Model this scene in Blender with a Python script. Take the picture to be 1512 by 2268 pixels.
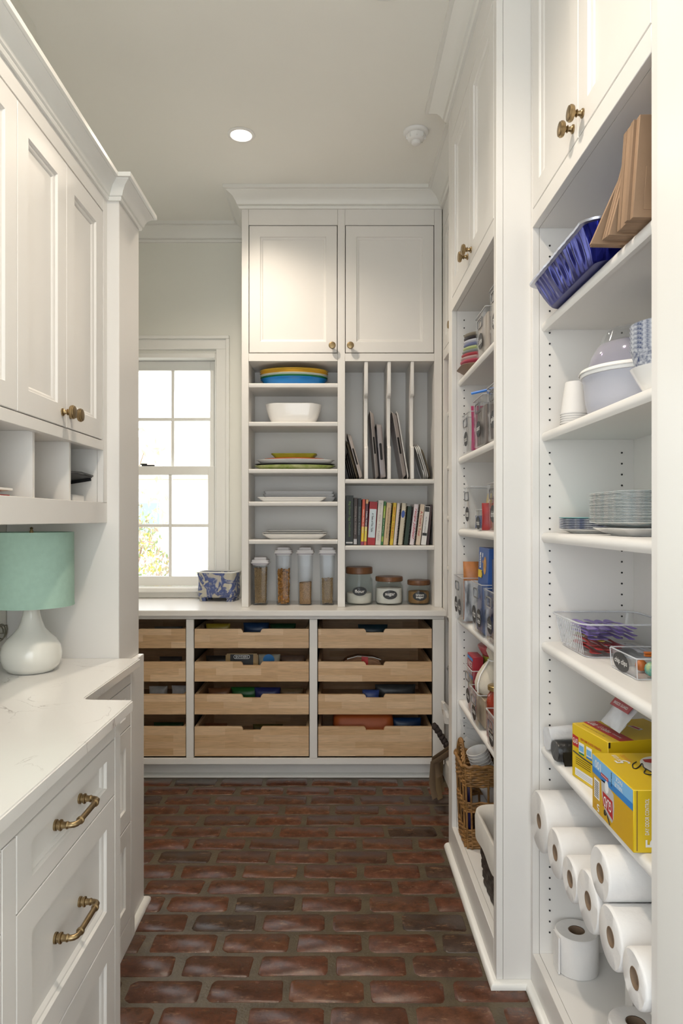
import bpy, bmesh, math, random
from mathutils import Vector, Matrix, Euler
PI = math.pi
random.seed(7)
S = bpy.context.scene
COL = S.collection
for _o in list(bpy.data.objects):
    bpy.data.objects.remove(_o, do_unlink=True)

# ------------------------------------------------------------------ camera
FPX, VX, VY, HC = 1540.0, 745.0, 1150.0, 1.34      # focal length / vanishing point in photo pixels, eye height
cam_d = bpy.data.cameras.new('camera'); cam = bpy.data.objects.new('camera', cam_d); COL.objects.link(cam)
cam.location = (0, 0, HC); cam.rotation_euler = (PI/2, 0, 0)
cam_d.sensor_fit = 'HORIZONTAL'; cam_d.sensor_width = 36.0
cam_d.lens = 36.0*FPX/1512.0
cam_d.shift_x = (756.0-VX)/1512.0; cam_d.shift_y = (VY-1134.0)/1512.0
cam_d.clip_start = 0.02; cam_d.clip_end = 200
S.camera = cam
# ------------------------------------------------------------------ world, sun, exposure
W = bpy.data.worlds.new('daylight'); S.world = W; W.use_nodes = True
bg = W.node_tree.nodes['Background']
bg.inputs['Color'].default_value = (0.90, 0.96, 1.0, 1); bg.inputs['Strength'].default_value = 1.9
sun_d = bpy.data.lights.new('sun', 'SUN'); sun_d.energy = 2.2; sun_d.angle = 0.03; sun_d.color = (1, .98, .94)
sun = bpy.data.objects.new('sun', sun_d); COL.objects.link(sun)
sun.rotation_euler = (math.radians(-14), math.radians(48), 0)
VS = S.view_settings
S.display_settings.display_device = 'sRGB'
VS.view_transform = 'Standard'; VS.look = 'None'; VS.exposure = 0.90; VS.gamma = 1.0; VS.use_curve_mapping = False

S.cycles.transparent_max_bounces = 32
# ------------------------------------------------------------------ helpers: pixel -> place
def atY(px, py, Y): return ((px-VX)*Y/FPX, Y, HC-(py-VY)*Y/FPX)
def atX(px, py, X):
    Y = FPX*X/(px-VX); return (X, Y, HC-(py-VY)*Y/FPX)
def atZ(px, py, Z):
    Y = FPX*(HC-Z)/(py-VY); return ((px-VX)*Y/FPX, Y, Z)

# ------------------------------------------------------------------ materials
MATS = {}
def mat(name, col, rough=.5, metal=0.0, var=0.0, scale=8.0, bump=0.0, bscale=60.0, spec=.5, emit=None, coat=0.0,
        stretch=None, col2=None, sss=0.0, trans=0.0, var_rand=0.0):
    m = bpy.data.materials.new(name); m.use_nodes = True
    nt = m.node_tree; N = nt.nodes; L = nt.links; p = N['Principled BSDF']
    p.inputs['Base Color'].default_value = (*col, 1); p.inputs['Roughness'].default_value = rough
    p.inputs['Metallic'].default_value = metal; p.inputs['Specular IOR Level'].default_value = spec
    p.inputs['Coat Weight'].default_value = coat
    if trans: p.inputs['Transmission Weight'].default_value = trans
    if emit:
        p.inputs['Emission Color'].default_value = (*emit[0], 1); p.inputs['Emission Strength'].default_value = emit[1]
    if var or bump or col2:
        tc = N.new('ShaderNodeTexCoord'); mp = N.new('ShaderNodeMapping')
        L.new(tc.outputs['Object'], mp.inputs['Vector'])
        if stretch: mp.inputs['Scale'].default_value = stretch
    if var or col2:
        nz = N.new('ShaderNodeTexNoise'); nz.inputs['Scale'].default_value = scale; nz.inputs['Detail'].default_value = 5
        L.new(mp.outputs[0], nz.inputs['Vector'])
        mx = N.new('ShaderNodeMix'); mx.data_type = 'RGBA'
        c2 = col2 if col2 else tuple(c*(1-var) for c in col)
        mx.inputs[6].default_value = (*col, 1); mx.inputs[7].default_value = (*c2, 1)
        rm = N.new('ShaderNodeMapRange'); rm.inputs[1].default_value = .35; rm.inputs[2].default_value = .68
        L.new(nz.outputs[0], rm.inputs[0]); L.new(rm.outputs[0], mx.inputs[0])
        L.new(mx.outputs[2], p.inputs['Base Color'])
    if bump:
        n2 = N.new('ShaderNodeTexNoise'); n2.inputs['Scale'].default_value = bscale; n2.inputs['Detail'].default_value = 4
        L.new(mp.outputs[0], n2.inputs['Vector'])
        b = N.new('ShaderNodeBump'); b.inputs['Strength'].default_value = bump; b.inputs['Distance'].default_value = .004
        L.new(n2.outputs[0], b.inputs['Height']); L.new(b.outputs[0], p.inputs['Normal'])
    MATS[name] = m
    return m

def clear_mat(name, tint=(1, 1, 1), gloss=.12, rough=.04, haze=0.0):
    """thin clear plastic / glass: what lies behind stays visible, edges and highlights reflect"""
    m = bpy.data.materials.new(name); m.use_nodes = True
    nt = m.node_tree; N = nt.nodes; L = nt.links
    for n in list(N): N.remove(n)
    out = N.new('ShaderNodeOutputMaterial'); tr = N.new('ShaderNodeBsdfTransparent'); gl = N.new('ShaderNodeBsdfGlossy')
    tr.inputs[0].default_value = (*tint, 1); gl.inputs['Roughness'].default_value = rough
    gl.inputs['Color'].default_value = (.95, .96, .97, 1)
    fr = N.new('ShaderNodeLayerWeight'); fr.inputs[0].default_value = .5
    pw = N.new('ShaderNodeMath'); pw.operation = 'POWER'; pw.inputs[1].default_value = 4.0; L.new(fr.outputs['Facing'], pw.inputs[0])
    ad = N.new('ShaderNodeMath'); ad.operation = 'MULTIPLY_ADD'; ad.inputs[1].default_value = .55; ad.inputs[2].default_value = .004+gloss*.03
    ad.use_clamp = True
    mx = N.new('ShaderNodeMixShader')
    L.new(pw.outputs[0], ad.inputs[0]); L.new(ad.outputs[0], mx.inputs[0]); L.new(tr.outputs[0], mx.inputs[1]); L.new(gl.outputs[0], mx.inputs[2])
    last = mx
    if haze:
        df = N.new('ShaderNodeBsdfDiffuse'); df.inputs[0].default_value = (.85, .86, .9, 1)
        m2 = N.new('ShaderNodeMixShader'); m2.inputs[0].default_value = haze
        L.new(mx.outputs[0], m2.inputs[1]); L.new(df.outputs[0], m2.inputs[2]); last = m2
    L.new(last.outputs[0], out.inputs[0])
    MATS[name] = m; return m

PAINT = mat('cabinet_paint', (.81, .785, .750), .38, var=.03, scale=3, bump=.02, bscale=90)
WALLP = mat('wall_paint', (.83, .82, .75), .6, var=.02, scale=2, bump=.03, bscale=160)
CEILP = mat('ceiling_paint', (.90, .885, .83), .75, var=.02, scale=2, bump=.03, bscale=160)
TRIMP = mat('trim_paint', (.84, .83, .79), .35, var=.02, scale=3)
SHELFP = mat('shelf_paint', (.82, .80, .77), .4, var=.02, scale=3)
QUARTZ = mat('white_quartz', (.82, .80, .77), .16, var=.02, scale=2)
COUNT2 = mat('painted_worktop', (.80, .77, .73), .3, var=.02, scale=3)
BRASS = mat('aged_brass', (.40, .29, .155), .34, metal=1.0, var=.35, scale=40)
DARK = mat('dark_hole', (.012, .012, .012), .7)
BLACK = mat('black', (.015, .015, .017), .45)
WHITE = mat('white_ceramic', (.86, .85, .83), .12, coat=.3)
WHITEM = mat('white_matte', (.85, .84, .82), .55)
WOODIN = mat('shade_dark_interior', (.17, .13, .095), .6, var=.2, scale=6)  # darker than maple: shade of the deep tray gaps put into the colour

def quartz_veins(m):
    nt = m.node_tree; N = nt.nodes; L = nt.links; p = N['Principled BSDF']
    tc = N.new('ShaderNodeTexCoord'); n1 = N.new('ShaderNodeTexNoise'); n1.inputs['Scale'].default_value = 4.5
    n1.inputs['Detail'].default_value = 9; n1.inputs['Distortion'].default_value = 1.3
    L.new(tc.outputs['Object'], n1.inputs['Vector'])
    d = N.new('ShaderNodeMath'); d.operation = 'SUBTRACT'; d.inputs[1].default_value = .5; L.new(n1.outputs[0], d.inputs[0])
    a = N.new('ShaderNodeMath'); a.operation = 'ABSOLUTE'; L.new(d.outputs[0], a.inputs[0])
    r = N.new('ShaderNodeMapRange'); r.inputs[1].default_value = 0; r.inputs[2].default_value = .008
    r.inputs[3].default_value = 1; r.inputs[4].default_value = 0; L.new(a.outputs[0], r.inputs[0])
    n2 = N.new('ShaderNodeTexNoise'); n2.inputs['Scale'].default_value = 7; L.new(tc.outputs['Object'], n2.inputs['Vector'])
    r2 = N.new('ShaderNodeMapRange'); r2.inputs[1].default_value = .52; r2.inputs[2].default_value = .66; L.new(n2.outputs[0], r2.inputs[0])
    mu = N.new('ShaderNodeMath'); mu.operation = 'MULTIPLY'; L.new(r.outputs[0], mu.inputs[0]); L.new(r2.outputs[0], mu.inputs[1])
    mx = N.new('ShaderNodeMix'); mx.data_type = 'RGBA'; mx.inputs[6].default_value = (.82, .80, .77, 1); mx.inputs[7].default_value = (.42, .38, .36, 1)
    L.new(mu.outputs[0], mx.inputs[0]); L.new(mx.outputs[2], p.inputs['Base Color'])
quartz_veins(QUARTZ)

def brick_mat():
    m = bpy.data.materials.new('old_brick'); m.use_nodes = True
    nt = m.node_tree; N = nt.nodes; L = nt.links; p = N['Principled BSDF']
    oi = N.new('ShaderNodeObjectInfo'); tc = N.new('ShaderNodeTexCoord')
    off = N.new('ShaderNodeVectorMath'); off.operation = 'ADD'
    sc = N.new('ShaderNodeVectorMath'); sc.operation = 'SCALE'; sc.inputs[3].default_value = 40
    cx = N.new('ShaderNodeCombineXYZ'); L.new(oi.outputs['Random'], cx.inputs[0]); L.new(oi.outputs['Random'], cx.inputs[1])
    L.new(cx.outputs[0], sc.inputs[0]); L.new(tc.outputs['Object'], off.inputs[0]); L.new(sc.outputs[0], off.inputs[1])
    cr = N.new('ShaderNodeValToRGB'); e = cr.color_ramp.elements
    e[0].position = 0; e[0].color = (.098, .035, .018, 1); e[1].position = 1; e[1].color = (.048, .027, .018, 1)
    for pos, c in ((.25, (.115, .040, .020)), (.5, (.080, .031, .017)), (.7, (.130, .050, .024)), (.86, (.066, .032, .020))):
        q = e.new(pos); q.color = (*c, 1)
    L.new(oi.outputs['Random'], cr.inputs[0])
    n1 = N.new('ShaderNodeTexNoise'); n1.inputs['Scale'].default_value = 22; n1.inputs['Detail'].default_value = 8; n1.inputs['Roughness'].default_value = .7
    L.new(off.outputs[0], n1.inputs['Vector'])
    r1 = N.new('ShaderNodeMapRange'); r1.inputs[1].default_value = .40; r1.inputs[2].default_value = .7
    r1.inputs[3].default_value = .65; r1.inputs[4].default_value = 1.5; L.new(n1.outputs[0], r1.inputs[0])
    mu = N.new('ShaderNodeVectorMath'); mu.operation = 'SCALE'; L.new(cr.outputs[0], mu.inputs[0]); L.new(r1.outputs[0], mu.inputs[3])
    # lime wash and wear patches
    mp = N.new('ShaderNodeMapping'); mp.inputs['Scale'].default_value = (.6, 1.5, 1); L.new(off.outputs[0], mp.inputs['Vector'])
    n2 = N.new('ShaderNodeTexNoise'); n2.inputs['Scale'].default_value = 26; n2.inputs['Detail'].default_value = 10; n2.inputs['Roughness'].default_value = .75
    L.new(mp.outputs[0], n2.inputs['Vector'])
    r2 = N.new('ShaderNodeMapRange'); r2.inputs[1].default_value = .56; r2.inputs[2].default_value = .72; r2.inputs[4].default_value = .85
    L.new(n2.outputs[0], r2.inputs[0])
    mx = N.new('ShaderNodeMix'); mx.data_type = 'RGBA'; mx.inputs[7].default_value = (.34, .19, .10, 1)
    L.new(r2.outputs[0], mx.inputs[0]); L.new(mu.outputs[0], mx.inputs[6]); L.new(mx.outputs[2], p.inputs['Base Color'])
    rr = N.new('ShaderNodeMapRange'); rr.inputs[3].default_value = .08; rr.inputs[4].default_value = .38
    L.new(n1.outputs[0], rr.inputs[0]); L.new(rr.outputs[0], p.inputs['Roughness'])
    b = N.new('ShaderNodeBump'); b.inputs['Strength'].default_value = .45; b.inputs['Distance'].default_value = .003
    L.new(n1.outputs[0], b.inputs['Height']); L.new(b.outputs[0], p.inputs['Normal'])
    p.inputs['Specular IOR Level'].default_value = .45
    return m
BRICK = brick_mat()
MORTAR = mat('mortar', (.108, .082, .048), .4, var=.35, scale=18, bump=.5, bscale=120)

def maple_mat():
    """edge-glued maple: staves of slightly different tone with fine grain"""
    m = bpy.data.materials.new('maple_butcher_block'); m.use_nodes = True
    nt = m.node_tree; N = nt.nodes; L = nt.links; p = N['Principled BSDF']
    tc = N.new('ShaderNodeTexCoord'); oi = N.new('ShaderNodeObjectInfo')
    cx = N.new('ShaderNodeCombineXYZ'); sp = N.new('ShaderNodeSeparateXYZ'); L.new(tc.outputs['Object'], sp.inputs[0])
    mu = N.new('ShaderNodeMath'); mu.operation = 'MULTIPLY_ADD'; mu.inputs[1].default_value = 9.7
    L.new(oi.outputs['Random'], mu.inputs[0]); L.new(sp.outputs[0], mu.inputs[2])
    L.new(mu.outputs[0], cx.inputs[0]); L.new(sp.outputs[2], cx.inputs[1])
    bt = N.new('ShaderNodeTexBrick'); L.new(cx.outputs[0], bt.inputs['Vector'])
    bt.inputs['Scale'].default_value = 1; bt.inputs['Brick Width'].default_value = .23; bt.inputs['Row Height'].default_value = .034
    bt.inputs['Mortar Size'].default_value = .0; bt.offset = .37; bt.inputs['Bias'].default_value = .05
    bt.inputs['Color1'].default_value = (.74, .53, .33, 1); bt.inputs['Color2'].default_value = (.58, .37, .195, 1)
    mp = N.new('ShaderNodeMapping'); mp.inputs['Scale'].default_value = (4, 4, 45); L.new(tc.outputs['Object'], mp.inputs['Vector'])
    nz = N.new('ShaderNodeTexNoise'); nz.inputs['Scale'].default_value = 3; nz.inputs['Detail'].default_value = 7; nz.inputs['Distortion'].default_value = .8
    L.new(mp.outputs[0], nz.inputs['Vector'])
    r = N.new('ShaderNodeMapRange'); r.inputs[1].default_value = .3; r.inputs[2].default_value = .75; r.inputs[3].default_value = 1.1; r.inputs[4].default_value = .82
    L.new(nz.outputs[0], r.inputs[0])
    v = N.new('ShaderNodeVectorMath'); v.operation = 'SCALE'; L.new(bt.outputs[0], v.inputs[0]); L.new(r.outputs[0], v.inputs[3])
    L.new(v.outputs[0], p.inputs['Base Color']); p.inputs['Roughness'].default_value = .42
    return m
MAPLE = maple_mat()

# ------------------------------------------------------------------ mesh building
class MB:
    def __init__(s): s.v = []; s.f = []
    def add(s, vs, fs):
        o = len(s.v); s.v += [tuple(v) for v in vs]; s.f += [tuple(i+o for i in f) for f in fs]; return s
    def box(s, x0, x1, y0, y1, z0, z1):
        return s.add([(x0, y0, z0), (x1, y0, z0), (x1, y1, z0), (x0, y1, z0), (x0, y0, z1), (x1, y0, z1), (x1, y1, z1), (x0, y1, z1)],
                     [(0, 3, 2, 1), (4, 5, 6, 7), (0, 1, 5, 4), (1, 2, 6, 5), (2, 3, 7, 6), (3, 0, 4, 7)])
    def rings(s, rs, cap0=True, cap1=True, closed=False):
        n = len(rs[0]); vs = [p for r in rs for p in r]; fs = []
        m = len(rs)
        for i in range(m if closed else m-1):
            a = i*n; b = ((i+1) % m)*n
            for j in range(n):
                k = (j+1) % n; fs.append((a+j, a+k, b+k, b+j))
        if not closed:
            if cap0: fs.append(tuple(range(n))[::-1])
            if cap1: fs.append(tuple((m-1)*n+j for j in range(n)))
        return s.add(vs, fs)
    def prism(s, poly, axis, a0, a1):
        mk = {'x': lambda p, a: (a, p[0], p[1]), 'y': lambda p, a: (p[0], a, p[1]), 'z': lambda p, a: (p[0], p[1], a)}[axis]
        return s.rings([[mk(p, a0) for p in poly], [mk(p, a1) for p in poly]])
    def lathe(s, prof, n=24, c=(0, 0, 0), axis='z', cap0=True, cap1=True, sx=1.0, sy=1.0):
        rs = []
        for r, h in prof:
            ring = []
            for i in range(n):
                a = 2*PI*i/n; u, w = r*math.cos(a)*sx, r*math.sin(a)*sy
                q = {'z': (u, w, h), 'x': (h, u, w), 'y': (u, h, w)}[axis]
                ring.append((q[0]+c[0], q[1]+c[1], q[2]+c[2]))
            rs.append(ring)
        return s.rings(rs, cap0, cap1)
    def tube(s, path, r, n=8, closed=False):
        P = [Vector(p) for p in path]; rs = []; m = len(P); up = None
        for i, p in enumerate(P):
            if closed: t = (P[(i+1) % m]-P[i-1]).normalized()
            else: t = (P[min(i+1, m-1)]-P[max(i-1, 0)]).normalized()
            if up is None:
                up = Vector((0, 0, 1)) if abs(t.z) < .9 else Vector((1, 0, 0))
            a = (up-t*up.dot(t)).normalized(); b = t.cross(a); up = a
            rr = r[i] if isinstance(r, (list, tuple)) else r
            rs.append([tuple(p+a*rr*math.cos(2*PI*j/n)+b*rr*math.sin(2*PI*j/n)) for j in range(n)])
        return s.rings(rs, closed=closed)
    def torus(s, c, R, r, n=12, k=5, rot=None):
        rs = []
        M = rot.to_matrix() if rot else Matrix.Identity(3)
        for i in range(n):
            a = 2*PI*i/n
            rs.append([tuple(Vector(c)+M @ Vector(((R+r*math.cos(2*PI*j/k))*math.cos(a), (R+r*math.cos(2*PI*j/k))*math.sin(a), r*math.sin(2*PI*j/k)))) for j in range(k)])
        return s.rings(rs, closed=True)
    def rrect(s, x0, x1, y0, y1, z0, z1, r, n=4):
        return s.prism(rr_poly(x0, x1, y0, y1, r, n), 'z', z0, z1)

def rr_poly(x0, x1, y0, y1, r, n=4):
    P = []
    for cx, cy, a0 in ((x1-r, y1-r, 0), (x0+r, y1-r, 90), (x0+r, y0+r, 180), (x1-r, y0+r, 270)):
        for i in range(n+1):
            a = math.radians(a0+90*i/n); P.append((cx+r*math.cos(a), cy+r*math.sin(a)))
    return P

ORG = {}
def org(o):
    while o is not None:
        if o.name in ORG: return ORG[o.name]
        o = o.parent
    return Vector((0, 0, 0))
def mesh_from(mb, name, off=Vector((0, 0, 0)), bev=0, seg=1, smooth=40):
    me = bpy.data.meshes.new(name)
    me.from_pydata([(v[0]-off[0], v[1]-off[1], v[2]-off[2]) for v in mb.v], [], mb.f)
    bm = bmesh.new(); bm.from_mesh(me)
    bmesh.ops.recalc_face_normals(bm, faces=bm.faces)
    if bev:
        es = [e for e in bm.edges if len(e.link_faces) == 2 and e.calc_face_angle(0) > .6]
        bmesh.ops.bevel(bm, geom=es, offset=bev, segments=seg, affect='EDGES', clamp_overlap=True)
    bm.to_mesh(me); bm.free()
    if smooth:
        me.polygons.foreach_set('use_smooth', [True]*len(me.polygons))
        me.set_sharp_from_angle(angle=math.radians(smooth))
    return me
def tag(o, label=None, cat=None, group=None, kind=None):
    if label: o['label'] = label
    if cat: o['category'] = cat
    if group: o['group'] = group
    if kind: o['kind'] = kind
    return o
def obj(name, mb, m, parent=None, bev=0, seg=1, smooth=40, local=False):
    """one mesh object; vertices are given in world space (or in the thing's own space with local=True)"""
    off = Vector((0, 0, 0)) if local else org(parent)
    me = mb if isinstance(mb, bpy.types.Mesh) else mesh_from(mb, name, off, bev, seg, smooth)
    o = bpy.data.objects.new(name, me); COL.objects.link(o)
    if m is not None:
        if len(me.materials) == 0: me.materials.append(m)
    if parent: o.parent = parent
    return o
def thing(name, label, cat, loc=(0, 0, 0), rot=(0, 0, 0), group=None):
    o = bpy.data.objects.new(name, None); COL.objects.link(o); o.location = loc; o.rotation_euler = rot
    o.empty_display_size = .05
    ORG[o.name] = Vector(loc)
    return tag(o, label, cat, group)
def solo(name, mb, m, label, cat, loc=None, rot=None, group=None, **k):
    """a thing that is one mesh, built in its own space around its base"""
    o = obj(name, mb, m, None, local=True, **k)
    if loc is not None: o.location = loc
    if rot is not None: o.rotation_euler = rot
    return tag(o, label, cat, group)
def struct(name, mb, m, **k): return tag(obj(name, mb, m, **k), kind='structure')

class Face:
    """a vertical cabinet front: u runs along it, v is height, w points out of it"""
    def __init__(s, kind, base): s.k = kind; s.b = base
    def p(s, u, v, w):
        if s.k == 'back': return (u, s.b-w, v)
        if s.k == 'left': return (s.b+w, u, v)
        return (s.b-w, u, v)
    def box(s, mb, u0, u1, v0, v1, w0, w1):
        a = s.p(u0, v0, w0); b = s.p(u1, v1, w1)
        return mb.box(min(a[0], b[0]), max(a[0], b[0]), min(a[1], b[1]), max(a[1], b[1]), min(a[2], b[2]), max(a[2], b[2]))
    def rect(s, u0, u1, v0, v1, i, w): return [s.p(u0+i, v0+i, w), s.p(u1-i, v0+i, w), s.p(u1-i, v1-i, w), s.p(u0+i, v1-i, w)]
    def lathe(s, mb, u, v, prof, n=20):
        return mb.rings([[s.p(u+r*math.cos(2*PI*i/n), v+r*math.sin(2*PI*i/n), w) for i in range(n)] for w, r in prof])

def fbox(F, name, m, parent, u0, u1, v0, v1, w0, w1, bev=.0012):
    return obj(name, F.box(MB(), u0, u1, v0, v1, w0, w1), m, parent, bev=bev)
def shaker(F, parent, u0, u1, v0, v1, name='door', fr=.062, t=.02, m=None, frv=None):
    m = m or PAINT; kv = (frv or fr)/fr
    def R(a0, a1, b0, b1, i, w): return [F.p(a0+i, b0+i*kv, w), F.p(a1-i, b0+i*kv, w), F.p(a1-i, b1-i*kv, w), F.p(a0+i, b1-i*kv, w)]
    a = MB().rings([R(u0, u1, v0, v1, fr+.002, -t), R(u0, u1, v0, v1, 0, -t), R(u0, u1, v0, v1, 0, -.0015), R(u0, u1, v0, v1, .0015, 0),
                    R(u0, u1, v0, v1, fr-.0015, 0), R(u0, u1, v0, v1, fr, -.0015), R(u0, u1, v0, v1, fr+.002, -.006)], False, False)
    d = obj(name, a, m, parent, smooth=30)
    b = MB().rings([R(u0, u1, v0, v1, fr, -t+.003), R(u0, u1, v0, v1, fr+.002, -.006), R(u0, u1, v0, v1, fr+.006, -.0065),
                    R(u0, u1, v0, v1, fr+.012, -.011), R(u0, u1, v0, v1, fr+.013, -.0125)], True, True)
    obj('door_panel' if name == 'door' else 'drawer_panel', b, m, d, smooth=30)
    return d
KNOB = [(0, .0105), (.003, .0105), (.004, .0085), (.007, .006), (.012, .0052), (.0135, .0085), (.015, .0085), (.0165, .006),
        (.020, .008), (.0225, .0165), (.026, .0185), (.030, .0185), (.0315, .0165), (.0335, .0165), (.0345, .0135), (.035, .004)]
def knob(F, parent, u, v): return obj('knob', F.lathe(MB(), u, v, KNOB), BRASS, parent, smooth=35)
def pull(F, parent, u0, u1, v, w0):
    mb = MB()
    for u in (u0, u1):
        F.lathe(mb, u, v, [(w0+a, r) for a, r in ((0, .0105), (.004, .0105), (.005, .0085), (.009, .0085), (.010, .0105), (.013, .0105), (.014, .007), (.020, .0062), (.024, .0075), (.0265, .0062))], 16)
    d = .012
    path = [F.p(u0, v, w0+.024), F.p(u0, v, w0+.030), F.p(u0+.002, v, w0+.0355), F.p(u0+d*.6, v, w0+.0395), F.p(u0+d+.004, v, w0+.0405),
            F.p((u0+u1)/2, v, w0+.0405), F.p(u1-d-.004, v, w0+.0405), F.p(u1-d*.6, v, w0+.0395), F.p(u1-.002, v, w0+.0355), F.p(u1, v, w0+.030), F.p(u1, v, w0+.024)]
    mb.tube(path, .0056, 12)
    for u in (u0+.022, u1-.022):
        mb.tube([F.p(u-.004, v, w0+.0405), F.p(u-.002, v, w0+.0405), F.p(u+.002, v, w0+.0405), F.p(u+.004, v, w0+.0405)], [.006, .0078, .0078, .006], 12)
    return obj('handle', mb, BRASS, parent, smooth=35)

def sweep(path, prof, side):
    """moulding along a plan polyline with mitred corners; profile (out, z); side=+1 room on the left of travel"""
    rs = []; n = len(path)
    for i, p in enumerate(path):
        def nrm(a, b):
            d = Vector((b[0]-a[0], b[1]-a[1])); d.normalize(); return Vector((-d.y, d.x))*side
        if i == 0: m = nrm(path[0], path[1])
        elif i == n-1: m = nrm(path[-2], path[-1])
        else:
            a = nrm(path[i-1], p); b = nrm(p, path[i+1]); m = (a+b); m = m/(m.dot(a))
        rs.append([(p[0]+m.x*d, p[1]+m.y*d, z) for d, z in prof])
    return MB().rings(rs)

TXT = {}
def text_mb(body, w, h, frame, shear=0.0, t=.0004, keep=False):
    """lettering as thin raised geometry, fitted to w x h; frame(u, v, t) -> xyz with u right, v up, t out"""
    key = (body, shear)
    if key not in TXT:
        c = bpy.data.curves.new('txt', 'FONT'); c.body = body; c.align_x = 'LEFT'; c.shear = shear; c.resolution_u = 3; c.size = 1; c.offset = .012
        o = bpy.data.objects.new('txt', c); COL.objects.link(o)
        me = bpy.data.meshes.new_from_object(o)
        vs = [tuple(v.co) for v in me.vertices]; fs = [tuple(p.vertices) for p in me.polygons]
        bpy.data.objects.remove(o, do_unlink=True); bpy.data.curves.remove(c); bpy.data.meshes.remove(me)
        TXT[key] = (vs, fs)
    vs, fs = TXT[key]
    x0 = min(v[0] for v in vs); x1 = max(v[0] for v in vs); y0 = min(v[1] for v in vs); y1 = max(v[1] for v in vs)
    sx = w/(x1-x0); sy = h/(y1-y0)
    if keep: sx = sy = min(sx, sy)
    mx, my = (x0+x1)/2, (y0+y1)/2
    mb = MB(); mb.add([frame((v[0]-mx)*sx, (v[1]-my)*sy, t) for v in vs], fs)
    return mb
# ================================================================== SETTING
CEIL = 3.06
def plane_box(x0, x1, y0, y1, z0, z1): return MB().box(x0, x1, y0, y1, z0, z1)
floor = struct('floor', plane_box(-2.4, 2.0, -1.2, 4.09, -.12, -.0018), MORTAR)
def brick_mesh(seed):
    rnd = random.Random(seed); L, D = .207, .097
    P = []
    for (cx, cy, a0) in ((L/2, D/2, 0), (-L/2, D/2, 90), (-L/2, -D/2, 180), (L/2, -D/2, 270)):
        r = rnd.uniform(.010, .020)
        for i in range(3):
            a = math.radians(a0+45*i); sx = 1 if cx > 0 else -1; sy = 1 if cy > 0 else -1
            P.append((cx-sx*r+r*math.cos(a)+rnd.uniform(-.003, .003), cy-sy*r+r*math.sin(a)+rnd.uniform(-.0022, .0022)))
    def ring(k, z): return [(x*(1-k/L*2)+0, y*(1-k/D*2), z+rnd.uniform(-.0003, .0003)) for x, y in P]
    return mesh_from(MB().rings([ring(0, -.006), ring(.0004, -.0016), ring(.0025, 0)], False, True), 'brick', smooth=50)
BRM = [brick_mesh(s) for s in range(9)]
for me in BRM: me.materials.append(BRICK)
for k in range(-13, 16):
    Y = 1.975+.112*k
    xmin = -.74 if Y < 2.42 else -1.72; xmax = .60
    x = -.1236+.1035+(0 if k % 2 == 0 else .1155)-.231*8+random.uniform(-.008, .008)
    while x < xmax+.08:
        if x > xmin-.08:
            b = bpy.data.objects.new('brick', random.choice(BRM)); COL.objects.link(b); b.parent = floor
            b.location = (x+random.uniform(-.003, .003), Y+random.uniform(-.002, .002), random.uniform(-.0006, .0004))
            b.rotation_euler = (0, 0, random.choice((0, PI))+random.uniform(-.012, .012))
            b.scale = (random.uniform(.975, 1.02), random.uniform(.96, 1.03), 1)
        x += .231

struct('ceiling', plane_box(-3.0, 1.0, -.5, 4.3, CEIL, CEIL+.1), CEILP)
struct('wall_right', plane_box(.872, .99, -.5, 4.3, 0, CEIL), WALLP)
struct('wall_left', plane_box(-1.16, -1.05, .35, 2.43, 0, CEIL), WALLP)
struct('wall_left_return', plane_box(-1.9, -1.16, 2.33, 2.43, 0, CEIL), WALLP)
mb = MB(); mb.box(-1.16, -.85, -.6, -.5, 0, CEIL); mb.box(.50, .99, -.6, -.5, 0, CEIL); mb.box(-.85, .50, -.6, -.5, 2.35, CEIL)
struct('light_cut_wall', mb, WALLP)  # unseen doorway wall behind the camera, added to cut daylight reaching the back
struct('wall_nook', plane_box(-1.9, -1.8, 2.43, 4.3, 0, CEIL), WALLP)
# back wall with the window opening
WX0, WX1, WZ0, WZ1 = -1.50, -.695, .925, 2.32     # rough opening
YB = 4.09
mb = MB(); mb.box(-1.8, WX0, YB, YB+.16, 0, CEIL); mb.box(WX1, .872, YB, YB+.16, 0, CEIL)
mb.box(WX0, WX1, YB, YB+.16, 0, WZ0); mb.box(WX0, WX1, YB, YB+.16, WZ1, CEIL)
struct('wall_back', mb, WALLP)

# ---- double-hung window
win = thing('window_1', None, None, (-1.1, YB, WZ0)); win['kind'] = 'structure'
Fw = Face('back', YB)
def wb(name, u0, u1, v0, v1, w0, w1, m=TRIMP, par=None, bev=.002): return fbox(Fw, name, m, par or win, u0, u1, v0, v1, w0, w1, bev)
CX0, CX1 = -1.568, -.627; CZ1 = 2.415
# casing: side and head boards with a raised outer back band
for u0, u1, o0, o1 in ((CX0, CX0+.078, CX0, CX0+.02), (CX1-.078, CX1, CX1-.02, CX1)):
    c = wb('casing', u0, u1, .942, CZ1-.078, 0, .018); wb('back_band', o0, o1, .942, CZ1-.02, .0185, .03, par=c)
c = wb('casing', CX0, CX1, CZ1-.078, CZ1, 0, .018); wb('back_band', CX0, CX1, CZ1-.02, CZ1, .0185, .03, par=c)
wb('stool', CX0-.02, CX1+.02, .912, .942, -.06, .045, bev=.006)
wb('apron', CX0, CX1, .879, .911, 0, .016)
for u0, u1 in ((WX0, WX0+.02), (WX1-.02, WX1)): wb('jamb', u0, u1, WZ0+.018, WZ1, -.155, -.001)
wb('head_jamb', WX0+.0205, WX1-.0205, WZ1-.03, WZ1, -.155, -.001)
PANE = clear_mat('window_glass', (1, 1, 1), .1)
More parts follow.
